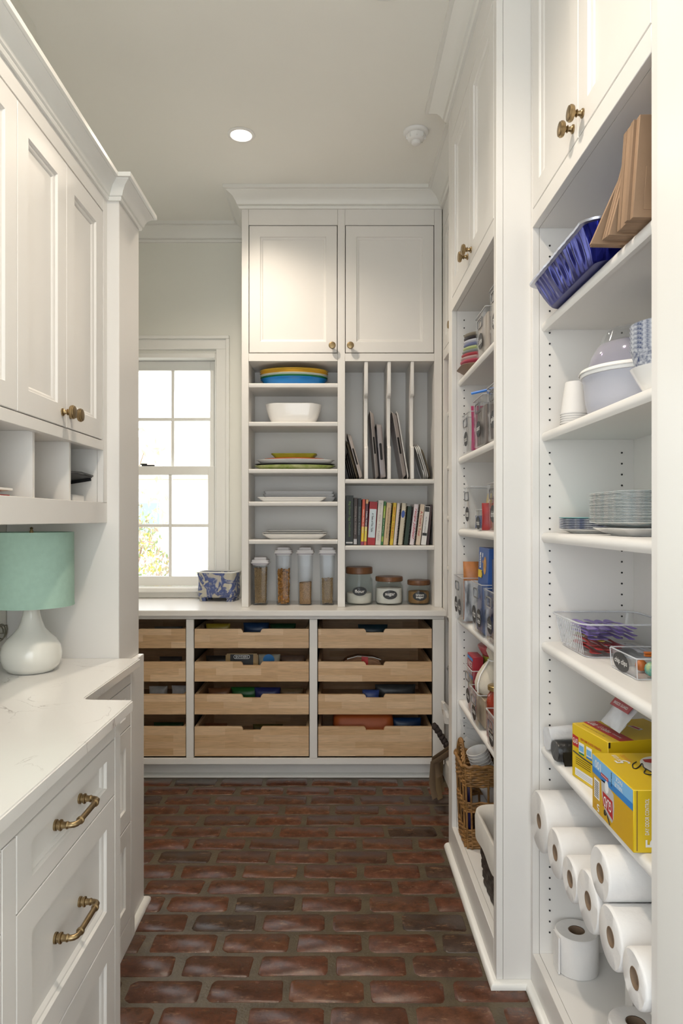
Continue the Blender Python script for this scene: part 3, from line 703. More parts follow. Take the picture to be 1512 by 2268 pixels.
# ---- cereal canisters
LIDW = col('lid_white', (.80, .78, .79), .35); LIDG = col('lid_grey', (.36, .34, .38), .4)
def canister(px, top_py, fill_py, kind, label, clab):
    Yc = 3.775; x = (px-VX)*3.735/FPX; H = (1338-top_py)*3.735/FPX
    t = thing('cereal_canister', label, 'canister', (x, Yc, .8785), group='cereal canisters on the worktop')
    hb = H-.045
    def R(w, d, z): return [(a, b, z) for a, b in rr_poly(-w/2, w/2, -d/2, d/2, .010, 4)]
    obj('container', MB().rings([R(.070, .086, 0), R(.073, .089, .002), R(.083, .098, hb-.01), R(.083, .098, hb), R(.079, .094, hb), R(.079, .094, hb-.01), R(.069, .085, .005)], True, True), CLEAR, t, local=True)
    obj('gasket', MB().rings([R(.080, .095, hb+.0005), R(.080, .095, hb+.004)]), LIDW, t, local=True)
    obj('seal', MB().rings([R(.087, .102, hb+.0045), R(.087, .102, hb+.010)]), LIDG, t, local=True)
    l = obj('lid', MB().rings([R(.098, .110, hb+.0105), R(.096, .108, hb+.017), R(.090, .102, hb+.018), R(.089, .101, hb+.028), R(.086, .098, hb+.029)]), LIDW, t, local=True)
    obj('flip_cap', MB().rings([R(.070, .07, hb+.0295), R(.066, .066, hb+.041), R(.058, .058, hb+.0435)]), LIDG if False else LIDW, l, local=True)
    # contents
    fz = .8785+(1338-fill_py)*3.735/FPX-.0
    fh = fz-.8785; rnd = random.Random(int(px)); mb = MB()
    def half(zq): k = zq/hb; return .0335+.0045*k, .0415+.004*k
    if kind in ('ring', 'ring2'):
        c = col('cereal_oat', (.40, .26, .12) if kind == 'ring' else (.46, .32, .16), .7, var=.4, scale=160)
        a0, b0 = half(0); a1, b1 = half(fh)
        core = MB().add([(-a0+.017, -b0+.017, .012), (a0-.017, -b0+.017, .012), (a0-.017, b0-.017, .012), (-a0+.017, b0-.017, .012),
                         (-a1+.017, -b1+.017, fh-.018), (a1-.017, -b1+.017, fh-.018), (a1-.017, b1-.017, fh-.018), (-a1+.017, b1-.017, fh-.018)],
                        [(0, 3, 2, 1), (4, 5, 6, 7), (0, 1, 5, 4), (1, 2, 6, 5), (2, 3, 7, 6), (3, 0, 4, 7)])
        mb.add(core.v, core.f)
        n = int(fh/.0055)
        for iz in range(n):
            zq = .0140+(fh-.018)*iz/max(1, n-1); a, b = half(zq); a -= .0105; b -= .0105
            for s in range(26):
                u = s/26; q = u*4; e = int(q); f_ = q-e
                x_, y_ = ((-a+2*a*f_, -b), (a, -b+2*b*f_), (a-2*a*f_, b), (-a, b-2*b*f_))[e]
                if kind == 'ring' and zq > fh-.03 and x_ < 0 and rnd.random() < .6: continue
                mb.torus((x_+rnd.uniform(-.001, .001), y_+rnd.uniform(-.001, .001), zq+rnd.uniform(-.002, .002)), .0040, .0016, 7, 4,
                         Euler((rnd.uniform(0, 6), rnd.uniform(0, 6), rnd.uniform(0, 6))))
    elif kind == 'flake':
        c = col('cereal_flake', (.58, .26, .04), .6, var=.55, scale=70)
        a0, b0 = half(0); a1, b1 = half(fh)
        mb.box(-a0+.017, a0-.017, -b0+.017, b0-.017, .0065, fh-.016)
        for i in range(520):
            zq = rnd.uniform(.012, fh-.004); a, b = half(zq); a -= .010; b -= .010
            e = rnd.randrange(4); f_ = rnd.random(); x_, y_ = ((-a+2*a*f_, -b), (a, -b+2*b*f_), (a-2*a*f_, b), (-a, b-2*b*f_))[e]
            M = Euler((rnd.uniform(0, 6), rnd.uniform(0, 6), rnd.uniform(0, 6))).to_matrix(); s = rnd.uniform(.0055, .0085)
            P = [Vector((s*math.cos(k*PI/3)*rnd.uniform(.7, 1), s*math.sin(k*PI/3)*rnd.uniform(.7, 1), .0015*(k % 2))) for k in range(6)]
            Q = [p+Vector((0, 0, .0012)) for p in P]; o = Vector((x_, y_, zq))
            mb.rings([[tuple(o+M @ p) for p in P], [tuple(o+M @ p) for p in Q]])
    else:
        c = col('cereal_crumb', (.42, .25, .11), .8, var=.5, scale=220, bump=.6, bscale=260)
        a0, b0 = half(0); a1, b1 = half(fh)
        g = 8
        mb.rings([[(x_*(a0-.004)/1, y_*(b0-.004), .0065) for x_, y_ in rr_poly(-1, 1, -1, 1, .2)], [(x_*(a1-.004), y_*(b1-.004), fh-.004+.003*math.sin(9*x_)) for x_, y_ in rr_poly(-1, 1, -1, 1, .2)]])
        for i in range(700):
            zq = rnd.uniform(.009, fh-.004); a, b = half(zq); a -= .004; b -= .004
            e = rnd.randrange(4); f_ = rnd.random(); x_, y_ = ((-a+2*a*f_, -b), (a, -b+2*b*f_), (a-2*a*f_, b), (-a, b-2*b*f_))[e]; s = rnd.uniform(.0008, .0016)
            mb.lathe([(0.0003, -s), (s, 0), (0.0003, s)], 4, (x_, y_, zq), cap0=False, cap1=False)
    o = solo('cereal', mb, c, clab, 'cereal', (x, Yc, .8785), smooth=30); o['kind'] = 'stuff'
canister(575.5, 1231, 1256, 'ring2', 'short clear canister holding pale oat rings beside taller canisters', 'pale oat ring cereal inside the short canister')
canister(627, 1209, 1258, 'flake', 'tall clear canister filled with golden corn flakes', 'golden corn flakes inside a tall canister')
canister(675.5, 1209, 1287, 'crumb', 'tall clear canister half full of fine tan crumbs', 'fine tan cereal crumbs in a tall canister')
canister(724.5, 1209, 1279, 'ring', 'tall clear canister of oat rings next to the cabinet partition', 'toasted oat ring cereal sloping inside a tall canister')

# ---- glass jars with wooden lids
WOODL = mat('lid_wood', (.20, .085, .035), .4, var=.4, scale=10, stretch=(1, 6, 1))
def jar(x, r, hbody, htot, fill, fcol, text, label, clab):
    Yc = 3.795
    t = thing('storage_jar', label, 'jar', (x, Yc, .8785), group='labelled glass jars')
    nk = r*.86
    obj('glass', MB().lathe([(r*.9, 0), (r*.97, .003), (r, .012), (r, hbody*.72), (r*.97, hbody*.82), (nk, hbody*.93), (nk, hbody), (nk-.004, hbody), (nk-.004, hbody*.93), (r*.97-.004, hbody*.80), (r-.004, hbody*.72), (r-.004, .014), (r*.92, .005)], 48, cap0=True, cap1=True), GLASS, t, local=True, smooth=50)
    obj('lid', MB().lathe([(nk*1.06, hbody+.0005), (nk*1.12, hbody+.004), (nk*1.12, htot-.005), (nk*1.08, htot)], 40), WOODL, t, local=True, smooth=45)
    def frame(u, v, tt):
        a = u/(r+.001); return ((r+.0006+tt)*math.sin(a), -(r+.0006+tt)*math.cos(a), hbody*.46+v)
    label_on(t, frame, .040, .024, text, shear=.0, fit=.66)
    rf = r-.0078
    mb = MB().lathe([(rf*.92, .0075), (rf, .015), (rf, fill-.004), (rf*.97, fill), (rf*.4, fill+.004), (.001, fill+.002)], 40)
    o = solo('jar_contents', mb, fcol, clab, 'food', (x, Yc, .8785), smooth=50); o['kind'] = 'stuff'
sc_ = 3.74/FPX
jar((796-VX)*sc_, .0755, .165, .202, .062, col('flour', (.80, .76, .70), .9, bump=.3, bscale=80), 'flour', 'tallest glass jar with wooden lid labelled flour', 'white flour in the bottom of the tallest jar')
jar((863-VX)*sc_, .0775, .124, .150, .088, col('sugar', (.86, .83, .80), .9, bump=.3, bscale=200), 'sugar', 'squat glass jar with wooden lid labelled sugar', 'white sugar filling the squat jar')
jar((931-VX)*sc_-.004, .064, .104, .131, .070, col('brown_sugar', (.36, .20, .08), .9, var=.2, scale=60, bump=.4, bscale=160), 'brown\nsugar', 'small glass jar with wooden lid labelled brown sugar', 'brown sugar filling the small jar')

# ---- trays in the upright slots
STEEL = col('bakeware_grey', (.42, .39, .40), .32, metal=.55); DKPAN = col('dark_pan', (.06, .05, .045), .35, metal=.4); PINKM = col('warm_pan', (.52, .47, .45), .4, metal=.3)
RACKM = col('old_tin', (.17, .14, .10), .4, metal=.6)
def tray(xb, lean, H, Wd, D, m, label, group, slot=True, yc=3.79, dz=0, flare=.02, r=.02):
    L = math.radians(lean)
    t = thing('baking_tray', label, 'tray', (xb, yc, RTR+.001+D*math.sin(L)+dz+.0), (0, -(PI/2+L), 0), group)
    mb = rect_dish(H-flare, Wd-flare, H, Wd, D, r, .0016, 5, lip=.004)
    mb.v = [(v[0]+H/2+.004, v[1], v[2]) for v in mb.v]
    obj('pan', mb, m, t, local=True, smooth=45)
    if slot:   # handle slot in the end wall that faces the room
        ang = math.atan2(flare/2, D)
        def fr(u, v, tt): return (H/2+u, -(Wd-flare)/2-(v/D)*(flare/2)-.0012-tt*.9, v)
        P = rr_poly(-.045, .045, D*.32, D*.78, D*.22, 4)
        obj('handle_slot', MB().rings([[fr(u, v, 0) for u, v in P], [fr(u, v, .0005) for u, v in P]]), DARK, t, local=True)
    return t
g = 'baking trays stood upright in the slots'
d0, d1_, d2_ = DIVX
tray(d0[0]-.006, 15.5, .245, .22, .018, PINKM, 'tallest tray leaning against the cookbook-side divider of the first slot', g, slot=True, flare=.012)
tray(d0[0]-.028, 15.5, .205, .22, .012, RACKM, 'tarnished tin sheet leaning on the tallest tray of the first slot', g, slot=False, flare=.01)
for i, (H, lab) in enumerate(((.16, 'larger dark pan leaning at the partition end of the first slot'), (.135, 'mid-sized dark pan leaning at the partition end of the first slot'), (.11, 'smallest dark pan leaning at the partition end of the first slot'))):
    tray(d0[0]-.044-.0112*i, 13, H, .21, .008, DKPAN, lab, g, slot=False, flare=.008)
tray(d1_[0]-.043, 4.8, .357, .24, .018, PINKM, 'tall pale baking tray with handle slot in the second slot', g, flare=.02)
tray(d1_[0]-.006, 4.6, .29, .235, .028, STEEL, 'grey loaf-shaped tray with long handle slot beside the tall pale tray', g, flare=.006)
tray(d2_[0]-.0165, 9.4, .357, .24, .022, PINKM, 'tall rosy baking tray with handle slot in the third slot', g, flare=.03)
tray(d2_[0]-.006, 9.4, .357, .24, .008, WHITEM, 'thin white edged cookie sheet behind the tall rosy tray', g, slot=False, flare=.008)
for i in range(4):
    tray(RB-.007-.0096*i, 17.0, .172 if i == 0 else .19, .20, .0085, (WHITEM if i else RACKM), ('shortest tan edged sheet against the cabinet side in the last slot', 'white sheet leaning next to the tan edged one in the last slot',
         'middle white sheet of the group leaning in the last slot', 'outermost white sheet of the group leaning in the last slot')[i], g, slot=(i == 3), flare=.012, r=.04)

# ---- cookbooks
PAGES = col('pages', (.70, .66, .56), .8)
def book(p0, p1, h, lean, c, label, title=None, tc=(.8, .8, .75), depth=.19, bands=(), comb=None, shear=0.0, tw=.8, th=.5):
    sc = 3.70/FPX; L = math.radians(lean); w = (p1-p0)*sc*math.cos(L)*.97; H = h*sc
    x1 = (p1-VX)*sc
    t = thing('cookbook', label, 'book', (x1, 3.70, RBK+.0008), (0, L, 0), 'cookbooks on the shelf above the jars')
    key = 'cover_%d_%d_%d' % tuple(int(v*255) for v in c); m = col(key, c, .45)
    mb = MB(); b = .0016
    mb.box(-w, 0, 0, b, 0, H); mb.box(-w, -w+b, b, depth, 0, H); mb.box(-b, 0, b, depth, 0, H)
    obj('cover', mb, m, t, local=True)
    obj('pages', MB().box(-w+b+.0002, -b-.0002, b+.0004, depth-.004, .003, H-.003), PAGES, t, local=True)
    for v0, v1, bc in bands:
        kk = 'band_%d_%d_%d' % tuple(int(v*255) for v in bc)
        obj('spine_band', MB().box(-w*.94, -w*.06, -.0007, -.0001, H*v0, H*v1), col(kk, bc, .5), t, local=True)
    if title:
        kk = 'ink_%d_%d_%d' % tuple(int(v*255) for v in tc)
        # spine title reads downwards
        def fr(u, v, tt): return (-w/2+v, -.0010-tt, H*.52-u)
        obj('title', text_mb(title, H*tw, w*th, fr, shear), col(kk, tc, .5), t, local=True, smooth=0)
    if comb:
        n = int(H/.0085)
        for i in range(n):
            zc = (i+.5)*H/n
            obj('binding_ring', COMBMESH[comb], None, t, local=True).location = (0 if comb != 'left' else -w, .0, zc)
    return t
cm_ = MB().tube([(.0005+.0042*math.cos(a), .0042*math.sin(a), 0) for a in [i*PI/4 for i in range(8)]], .0015, 5, closed=True)
COMBMESH = {}
for k_, c_ in (('black', (.02, .02, .02)), ('gold', (.05, .045, .02))):
    me_ = mesh_from(cm_, 'binding_ring'); me_.materials.append(col('comb_'+k_, c_, .4)); COMBMESH[k_] = me_
book(764.3, 781.5, 110, .5, (.012, .016, .012), 'thick black cookbook with green spine lettering at the partition', 'Big Green Egg Cookbook', (.16, .28, .08), tw=.72, th=.34, bands=((.035, .065, (.7, .7, .7)),))
book(782.2, 790.2, 105, .8, (.045, .028, .022), 'dark brown cookbook with a grey title next to the black one', 'Cooking for Company', (.34, .30, .28), bands=((.02, .13, (.5, .5, .52)),), tw=.6)
book(790.8, 798.0, 104, 1.2, (.018, .02, .022), 'slim black cookbook beside the orange cupcake books', 'Southern Kitchen', (.22, .24, .24), tw=.6)
book(798.5, 804.8, 102, 2.2, (.62, .09, .04), 'orange and yellow book with white lettering', "What's New, Cupcake?", (.85, .78, .7), bands=((.08, .40, (.75, .55, .02)), (0.0, .075, (.25, .03, .10))), tw=.52, th=.5)
book(805.4, 811.3, 102, 2.6, (.10, .03, .05), 'plum and yellow book with an orange head band', 'Hello, Cupcake', (.8, .8, .8), bands=((.08, .40, (.72, .60, .10)), (0, .075, (.62, .12, .06)), (.90, .99, (.75, .42, .2))), tw=.42, th=.6)
book(812.2, 829.8, 96, 3.4, (.36, .008, .012), 'red gingham cookbook with a pale blue spine label', 'A Taste of Fine Table', (.03, .03, .03), bands=((.17, .83, (.58, .68, .74)),), tw=.44, th=.26, shear=.3)
book(830.6, 842.4, 99, 4.0, (.66, .63, .58), 'thick off-white cookbook with spaced grey lettering', 'From Fire To Table', (.45, .43, .41), tw=.84, th=.32)
book(843.0, 847.6, 97, 4.4, (.02, .15, .03), 'thin bright green cookbook with yellow bands', 'Garden Fresh Recipes', (.6, .7, .5), bands=((.62, .9, (.30, .42, .04)), (.08, .2, (.25, .38, .05))), tw=.5, th=.45)
book(848.2, 859.6, 94, 4.8, (.62, .47, .28), 'tan comb-bound cookbook with a brown title', 'RECOLLECTION RECIPES Collection', (.12, .05, .02), comb='black', tw=.72, th=.22)
book(862.4, 869.4, 94, 5.2, (.66, .46, .02), 'bright yellow comb-bound cookbook with red lettering', 'BEST OF THE BEST', (.55, .10, .01), tw=.75, th=.45)
book(870.4, 877.6, 93, 5.5, (.68, .60, .55), 'narrow pinkish comb-bound cookbook', None, comb='black')
book(880.6, 890.8, 93, 5.8, (.60, .54, .42), 'cream comb-bound cookbook with a blue plate drawing', None, comb='gold', bands=())
bk = book(893.6, 903.2, 86, 6.2, (.012, .035, .018), 'dark green comb-bound cookbook shorter than its neighbours', None, comb='black')
book(906.2, 916.6, 91, 6.8, (.70, .62, .64), 'pale pink comb-bound book with slanted red lettering', 'recipe jubilee!', (.45, .01, .05), comb='black', shear=.35, tw=.74, th=.6)
book(919.8, 929.4, 91, 6.8, (.66, .54, .42), 'cream cookbook with red title lettering', "A Cook's Tour", (.42, .02, .02), tw=.62, th=.55)
book(931.4, 942.8, 86, 6.2, (.72, .71, .70), 'white cookbook with black fern marks and a dark head', 'the flavors of home', (.15, .15, .17), bands=((.86, .985, (.03, .03, .03)), (.24, .31, (.02, .02, .02))), tw=.42, th=.22, shear=.2)
book(944.2, 949.2, 90, 5.2, (.045, .022, .024), 'dark maroon book leaning at the cabinet side', None)
# the blue plate drawn on the cream book
pl = [o for o in bpy.data.objects if o.get('label') == 'cream comb-bound cookbook with a blue plate drawing'][0]
obj('plate_drawing', MB().rings([[(-.013+.009*math.cos(a), -.0002-.0006*k, .165+.020*math.sin(a)) for a in [i*PI/12 for i in range(24)]] for k in (0, 1)]), col('plate_blue', (.03, .08, .34), .4), pl, local=True)

# ---- blue and white planter by the window
def pottery():
    m = bpy.data.materials.new('blue_white_glaze'); m.use_nodes = True; nt = m.node_tree; N = nt.nodes; L = nt.links; p = N['Principled BSDF']
    tc = N.new('ShaderNodeTexCoord')
    n0 = N.new('ShaderNodeTexNoise'); n0.inputs['Scale'].default_value = 9; n0.inputs['Distortion'].default_value = 2.2; n0.inputs['Detail'].default_value = 2.5
    L.new(tc.outputs['Object'], n0.inputs['Vector'])
    cr = N.new('ShaderNodeValToRGB'); cr.color_ramp.interpolation = 'LINEAR'; e = cr.color_ramp.elements
    e[0].position = .40; e[0].color = (.46, .43, .36, 1); e[1].position = .44; e[1].color = (.06, .085, .22, 1)
    q = e.new(.60); q.color = (.08, .11, .26, 1); q = e.new(.64); q.color = (.45, .42, .38, 1)
    L.new(n0.outputs[0], cr.inputs[0])
    n1 = N.new('ShaderNodeTexNoise'); n1.inputs['Scale'].default_value = 70; n1.inputs['Detail'].default_value = 3; L.new(tc.outputs['Object'], n1.inputs['Vector'])
    r = N.new('ShaderNodeMapRange'); r.inputs[1].default_value = .55; r.inputs[2].default_value = .68; r.inputs[4].default_value = .6; L.new(n1.outputs[0], r.inputs[0])
    mx = N.new('ShaderNodeMix'); mx.data_type = 'RGBA'; mx.inputs[7].default_value = (.42, .43, .46, 1); L.new(r.outputs[0], mx.inputs[0]); L.new(cr.outputs[0], mx.inputs[6])
    L.new(mx.outputs[2], p.inputs['Base Color']); p.inputs['Roughness'].default_value = .22
    return m
pt = thing('planter', 'blue and white footed ceramic planter on the worktop by the window', 'planter', (-.668, 3.962, .8785), (0, 0, math.radians(-9)))
GLZ = pottery()
def PR(w, d, z, r=.03): return [(x, y, z) for x, y in rr_poly(-w/2, w/2, -d/2, d/2, r, 5)]
obj('bowl', MB().rings([PR(.205, .135, .022), PR(.216, .144, .032), PR(.218, .146, .06), PR(.212, .142, .11), PR(.216, .146, .135), PR(.224, .152, .150), PR(.224, .152, .160), PR(.206, .134, .160), PR(.200, .130, .12), PR(.200, .130, .06)]), GLZ, pt, local=True, smooth=50)
obj('rim', MB().rings([PR(.226, .154, .1595), PR(.228, .156, .163), PR(.224, .152, .166), PR(.204, .132, .166), PR(.204, .132, .1595)], False, False), col('rim_white', (.68, .68, .66), .25), pt, local=True)
for sx in (-1, 1):
    for sy in (-1, 1):
        obj('foot', MB().rings([[(sx*.078+x, sy*.045+y, z) for x, y in rr_poly(-w, w, -w*.8, w*.8, .006, 3)] for w, z in ((.019, 0), (.020, .004), (.017, .012), (.022, .0225))]), GLZ, pt, local=True)

# ================================================================== LEFT COUNTER: LAMP, MAIL
lx, ly = -.890, 2.03
lamp = thing('table_lamp', 'white ceramic table lamp with a mint green drum shade', 'lamp', (lx, ly, HCN+.0005))
obj('base', MB().lathe([(.058, 0), (.064, .002), (.078, .018), (.0835, .038), (.084, .055), (.079, .075), (.066, .095), (.050, .110), (.037, .125), (.029, .145), (.024, .165), (.0215, .185), (.020, .20), (.019, .202)], 56), col('lamp_ceramic', (.80, .79, .73), .1, coat=.5), lamp, local=True, smooth=60)
obj('socket', MB().lathe([(.012, .2025), (.012, .25), (.016, .251), (.016, .29)], 16), BRASS, lamp, local=True)
MINT = mat('mint_linen', (.38, .56, .465), .8, var=.06, scale=60, bump=.15, bscale=300)
sh = obj('lamp_shade', MB().lathe([(.1175, .192), (.1165, .404), (.1155, .404), (.1165, .192)], 64, cap0=False, cap1=False), MINT, lamp, local=True, smooth=60)
for v in list(sh.data.vertices): pass
obj('shade_hem', MB().lathe([(.1182, .190), (.1182, .195), (.1168, .195), (.1168, .190)], 64, cap0=False, cap1=False), MINT, lamp, local=True)
obj('shade_ring', MB().torus((0, 0, .30), .018, .0015, 20, 6).tube([(.018, 0, .30), (.1155, 0, .395)], .0013, 6).tube([(-.009, .0156, .30), (-.058, .10, .395)], .0013, 6).tube([(-.009, -.0156, .30), (-.058, -.10, .395)], .0013, 6), BRASS, lamp, local=True)
obj('finial', MB().lathe([(.004, .395), (.006, .405), (.003, .412), (.005, .416), (.001, .419)], 12), BRASS, lamp, local=True)
cp = [(-.07, .03, .006), (-.10, .06, .004), (-.13, .09, .01), (-.148, .10, .05), (-.150, .11, .09)]
for i in range(26):
    a = i*2*PI/12; cp.append((-.150+.0009*i*0, .115+.028*math.cos(a)+.001*i, .085+.024*math.sin(a)+.0004*i))
cp += [(-.148, .10, .115), (-.147, .06, .118)]
obj('cord', MB().tube(cp, .0022, 6), col('cord_clear', (.22, .20, .14), .3), lamp, local=True, smooth=60)
plt = thing('wall_outlet', 'white wall outlet with the lamp plug behind the lamp', 'outlet', (-1.0495, 2.09, 1.02))
obj('cover_plate', MB().box(0, .004, -.035, .035, -.057, .057), WHITEM, plt, local=True, bev=.0015)
obj('plug', MB().box(.0045, .028, -.012, .012, -.012, .012), col('plug_grey', (.12, .12, .12), .5), plt, local=True, bev=.003)
# mail in the cubbies
def sheet(nm, label, cat, m, x0, x1, y0, y1, z, t, rot=(0, 0, 0), bend=0):
    mb = MB(); n = 8; top = []; bot = []
    w, d = x1-x0, y1-y0
    def zf(u): return bend*(u**2)
    prof = [(-w/2+w*i/n, zf(i/n)) for i in range(n+1)]
    poly = [(x, zz) for x, zz in prof]+[(x, zz+t) for x, zz in reversed(prof)]
    mb.prism(poly, 'y', -d/2, d/2)
    return solo(nm, mb, m, label, cat, ((x0+x1)/2, (y0+y1)/2, z), rot)
PAPER = col('paper_white', (.80, .78, .75), .7); PAPC = col('paper_cream', (.72, .60, .48), .7); PAPR = col('paper_red', (.45, .05, .05), .6)
ZCF = ZO0+.0005-.002
ZCF = 1.3925
sheet('envelope', 'cream envelope lying flat in the empty mail cubby', 'envelope', PAPC, -.96, -.757, 1.74, 1.93, ZCF, .0015)
sheet('envelope', 'cream envelope at the bottom of the cubby with letters', 'envelope', PAPC, -.98, -.757, 1.50, 1.70, ZCF, .0016)
sheet('letter', 'red printed leaflet curling up on the cream envelope', 'letter', PAPR, -.97, -.785, 1.505, 1.67, ZCF+.0020, .004, bend=-.0)
sheet('letter', 'white folded letter on the red leaflet', 'letter', PAPER, -.97, -.775, 1.505, 1.665, ZCF+.0064, .005, bend=.010)
fl = thing('file_tray', 'black wire-edged tray shelf inside the darkened last cubby', 'tray', (-.87, 2.068, 1.455), (0, math.radians(-9), 0))
obj('board', MB().box(-.10, .110, -.095, .098, -.003, .003), BLACK, fl, local=True)
obj('edge_wire', MB().tube([(.112, -.095, .002), (.114, 0, .006), (.112, .098, .002)], .003, 6), BLACK, fl, local=True)
for s in (-1, 1): obj('bracket', MB().box(-.09, .105, s*.1000-.0015, s*.1000+.0015, -.012, .006), BLACK, fl, local=True)
cb = thing('charger_box', 'small white charger with vents in the last cubby', 'box', (-.83, 2.12, ZCF))
obj('case', MB().box(-.045, .045, -.045, .045, 0, .022), PAPER, cb, local=True, bev=.003)
for i in range(4): obj('vent', MB().box(-.03+.018*i, -.02+.018*i, -.0456, -.0451, .008, .014), BLACK, cb, local=True)
# ================================================================== NEAR PANTRY SHELVES
E = .0006
ZN1, ZN2, ZN3, ZN4, ZN5, ZN6 = [z+E for z in ZS_N]
# ---- blue foil roasting pan hanging over the shelf edge
FOIL = mat('blue_foil', (.007, .011, .19), .16, metal=.75, var=.3, scale=14)
rp = thing('roasting_pan', 'large crumpled blue foil roasting pan overhanging the top shelf', 'pan', (.665, 1.6785, ZN1))
def foil_ring(w, d, z, r, amp, seed, n=10):
    rnd = random.Random(seed); P = rr_poly(-w/2, w/2, -d/2, d/2, r, n); Q = []
    # add flutes along the straight sides
    full = []
    for i in range(len(P)):
        a, b = P[i], P[(i+1) % len(P)]; L_ = math.hypot(b[0]-a[0], b[1]-a[1]); m = max(1, int(L_/.0075))
        for k in range(m): full.append((a[0]+(b[0]-a[0])*k/m, a[1]+(b[1]-a[1])*k/m))
    for i, (x, y) in enumerate(full):
        l = math.hypot(x/w, y/d)+1e-6; s = amp*(math.sin(i*PI/1.5)*.5+.5*math.sin(i*.53+seed)); nx, ny = x/w/l, y/d/l
        Q.append((x+nx*s, y+ny*s, z))
    return Q
# all rings share the vertex count of the base ring, scaled outwards
b0 = foil_ring(.205, .357, 0, .03, 0, 1)
def fr_(w, d, z, amp, seed):
    out = []
    for i, (x, y, _) in enumerate(b0):
        kx, ky = w/.205, d/.357; s = amp*(math.sin(i*2.1)*.6+.6*math.sin(i*.37+seed)+.4*math.sin(i*.9))
        l = math.hypot(x, y); out.append((x*kx+x/l*s, y*ky+y/l*s, z+amp*.4*math.sin(i*.7+seed)))
    return out
obj('pan_body', MB().rings([fr_(.200, .352, .000, 0, 0), fr_(.207, .360, .004, .0005, 1), fr_(.225, .385, .025, .0032, 1.3), fr_(.245, .405, .046, .0038, 1.7), fr_(.262, .420, .064, .0020, 2.2), fr_(.270, .428, .071, .0005, 2.6),
                            fr_(.258, .416, .064, .002, 2.2), fr_(.240, .400, .046, .0036, 1.7), fr_(.220, .380, .025, .003, 1.3), fr_(.202, .355, .006, .0005, 1)]), FOIL, rp, local=True, smooth=28)
obj('rim', MB().rings([fr_(.268, .426, .0705, .0005, 2.6), fr_(.290, .450, .0690, .001, 3.0), fr_(.293, .453, .0735, .001, 3.0), fr_(.268, .426, .0745, .0005, 2.6)], False, False, closed=True), mat('foil_edge', (.55, .56, .62), .3, metal=.9), rp, local=True, smooth=40)
# ---- kraft paper bags
KRAFT = mat('kraft_paper', (.34, .215, .13), .75, var=.12, scale=9, bump=.25, bscale=35)
KRAFT2 = mat('kraft_paper_dark', (.285, .178, .105), .75, var=.15, scale=9, bump=.25, bscale=35)
def bag_bundle(loc, w, h, n, t, lean_, label, yaw=0, m=KRAFT):
    th = thing('paper_bags', label, 'paper bags', loc, (0, 0, yaw), 'kraft bag bundles on the top shelf'); rnd = random.Random(n)
    for i in range(n):
        y = -i*t; dx = rnd.uniform(-.003, .003); dh = rnd.uniform(-.004, .004)
        mb = MB().box(dx, w+dx, y-t*.97, y, 0, h+dh); mb.v = [(v[0]+v[2]*math.tan(lean_), v[1], v[2]) for v in mb.v]
        obj('folded_bag', mb, m if i % 3 else KRAFT2, th, local=True, bev=.0006)
        if i == n-1:
            fl_ = MB().box(dx+.018, w+dx-.002, y-t-.0012, y-t*.98, .014, h*.50); fl_.v = [(v[0]+v[2]*math.tan(lean_), v[1], v[2]) for v in fl_.v]
            obj('bag_bottom_flap', fl_, KRAFT, th, local=True, bev=.0005)
    return th
bag_bundle((.520, 1.437, ZN1+.001), .18, .165, 2, .010, math.radians(24), 'leaning thin bundle of kraft bags closest to the blue foil pan', yaw=math.radians(3))
bag_bundle((.536, 1.402, ZN1+.001), .19, .175, 3, .010, math.radians(15), 'middle leaning bundle of kraft bags between two others', yaw=math.radians(2))
bag_bundle((.548, 1.362, ZN1+.001), .20, .190, 5, .014, math.radians(4), 'thick upright bundle of kraft paper bags standing by the stile')
# ---- cups, tubs, bowls (second shelf)
CUPW = mat('paper_cup', (.80, .78, .76), .6)
cupm = MB().lathe([(.0375, 0), (.0385, .001), (.0385, .004), (.0365, .0045), (.0252, .0855), (.0245, .087), (.0005, .0865)], 36, cap0=False)
def inv_cup(z, lab): return solo('paper_cup', cupm, CUPW, lab, 'cup', (.638, 1.862, z), group='white paper cups stacked upside down', smooth=50)
c0 = inv_cup(ZN2, 'white paper cup in the upside-down stack beside the frosted tub')
copies(c0, 5, lambda i, c: setattr(c, 'location', (.638, 1.862, ZN2+.0062*i)))
tub = thing('plastic_tub', 'frosted lavender round tub with a white ring lid', 'tub', (.709, 1.635, ZN2))
obj('tub_body', MB().lathe([(.105, 0), (.112, .004), (.118, .03), (.122, .075), (.126, .083), (.126, .0855), (.120, .0855), (.116, .07), (.110, .006)], 56), HAZE, tub, local=True, smooth=50)
obj('lid', MB().lathe([(.129, .086), (.130, .088), (.130, .101), (.128, .103), (.0005, .1035)], 56, cap0=True, cap1=False), WHITEM, tub, local=True, smooth=50)
obj('lid_ridge', MB().lathe([(.132, .0935), (.134, .095), (.132, .0965), (.1302, .0965), (.1302, .0935)], 56, cap0=False, cap1=False), WHITEM, tub, local=True)
LAV = clear_mat('lavender_plastic', (.58, .52, .68), .4, .1, haze=.28)
solo('plastic_bowl', MB().lathe([(.112, 0), (.113, .002), (.104, .03), (.092, .052), (.088, .056), (.0005, .057), (.0005, .054), (.086, .053), (.100, .03), (.109, .001)], 56), LAV, 'translucent lavender bowl upside down on the white lidded tub', 'bowl', (.709, 1.635, ZN2+.105), smooth=50)
solo('plastic_dome', MB().lathe([(.083, 0), (.084, .002), (.080, .022), (.070, .034), (.0005, .040), (.0005, .037), (.068, .031), (.079, .003)], 48), CLEAR, 'clear dome lid on top of the lavender bowl', 'lid', (.709, 1.635, ZN2+.163), smooth=50)
jg = thing('plastic_jug', 'clear jug with white screw cap behind the stacked bowls', 'jug', (.800, 1.82, ZN2))
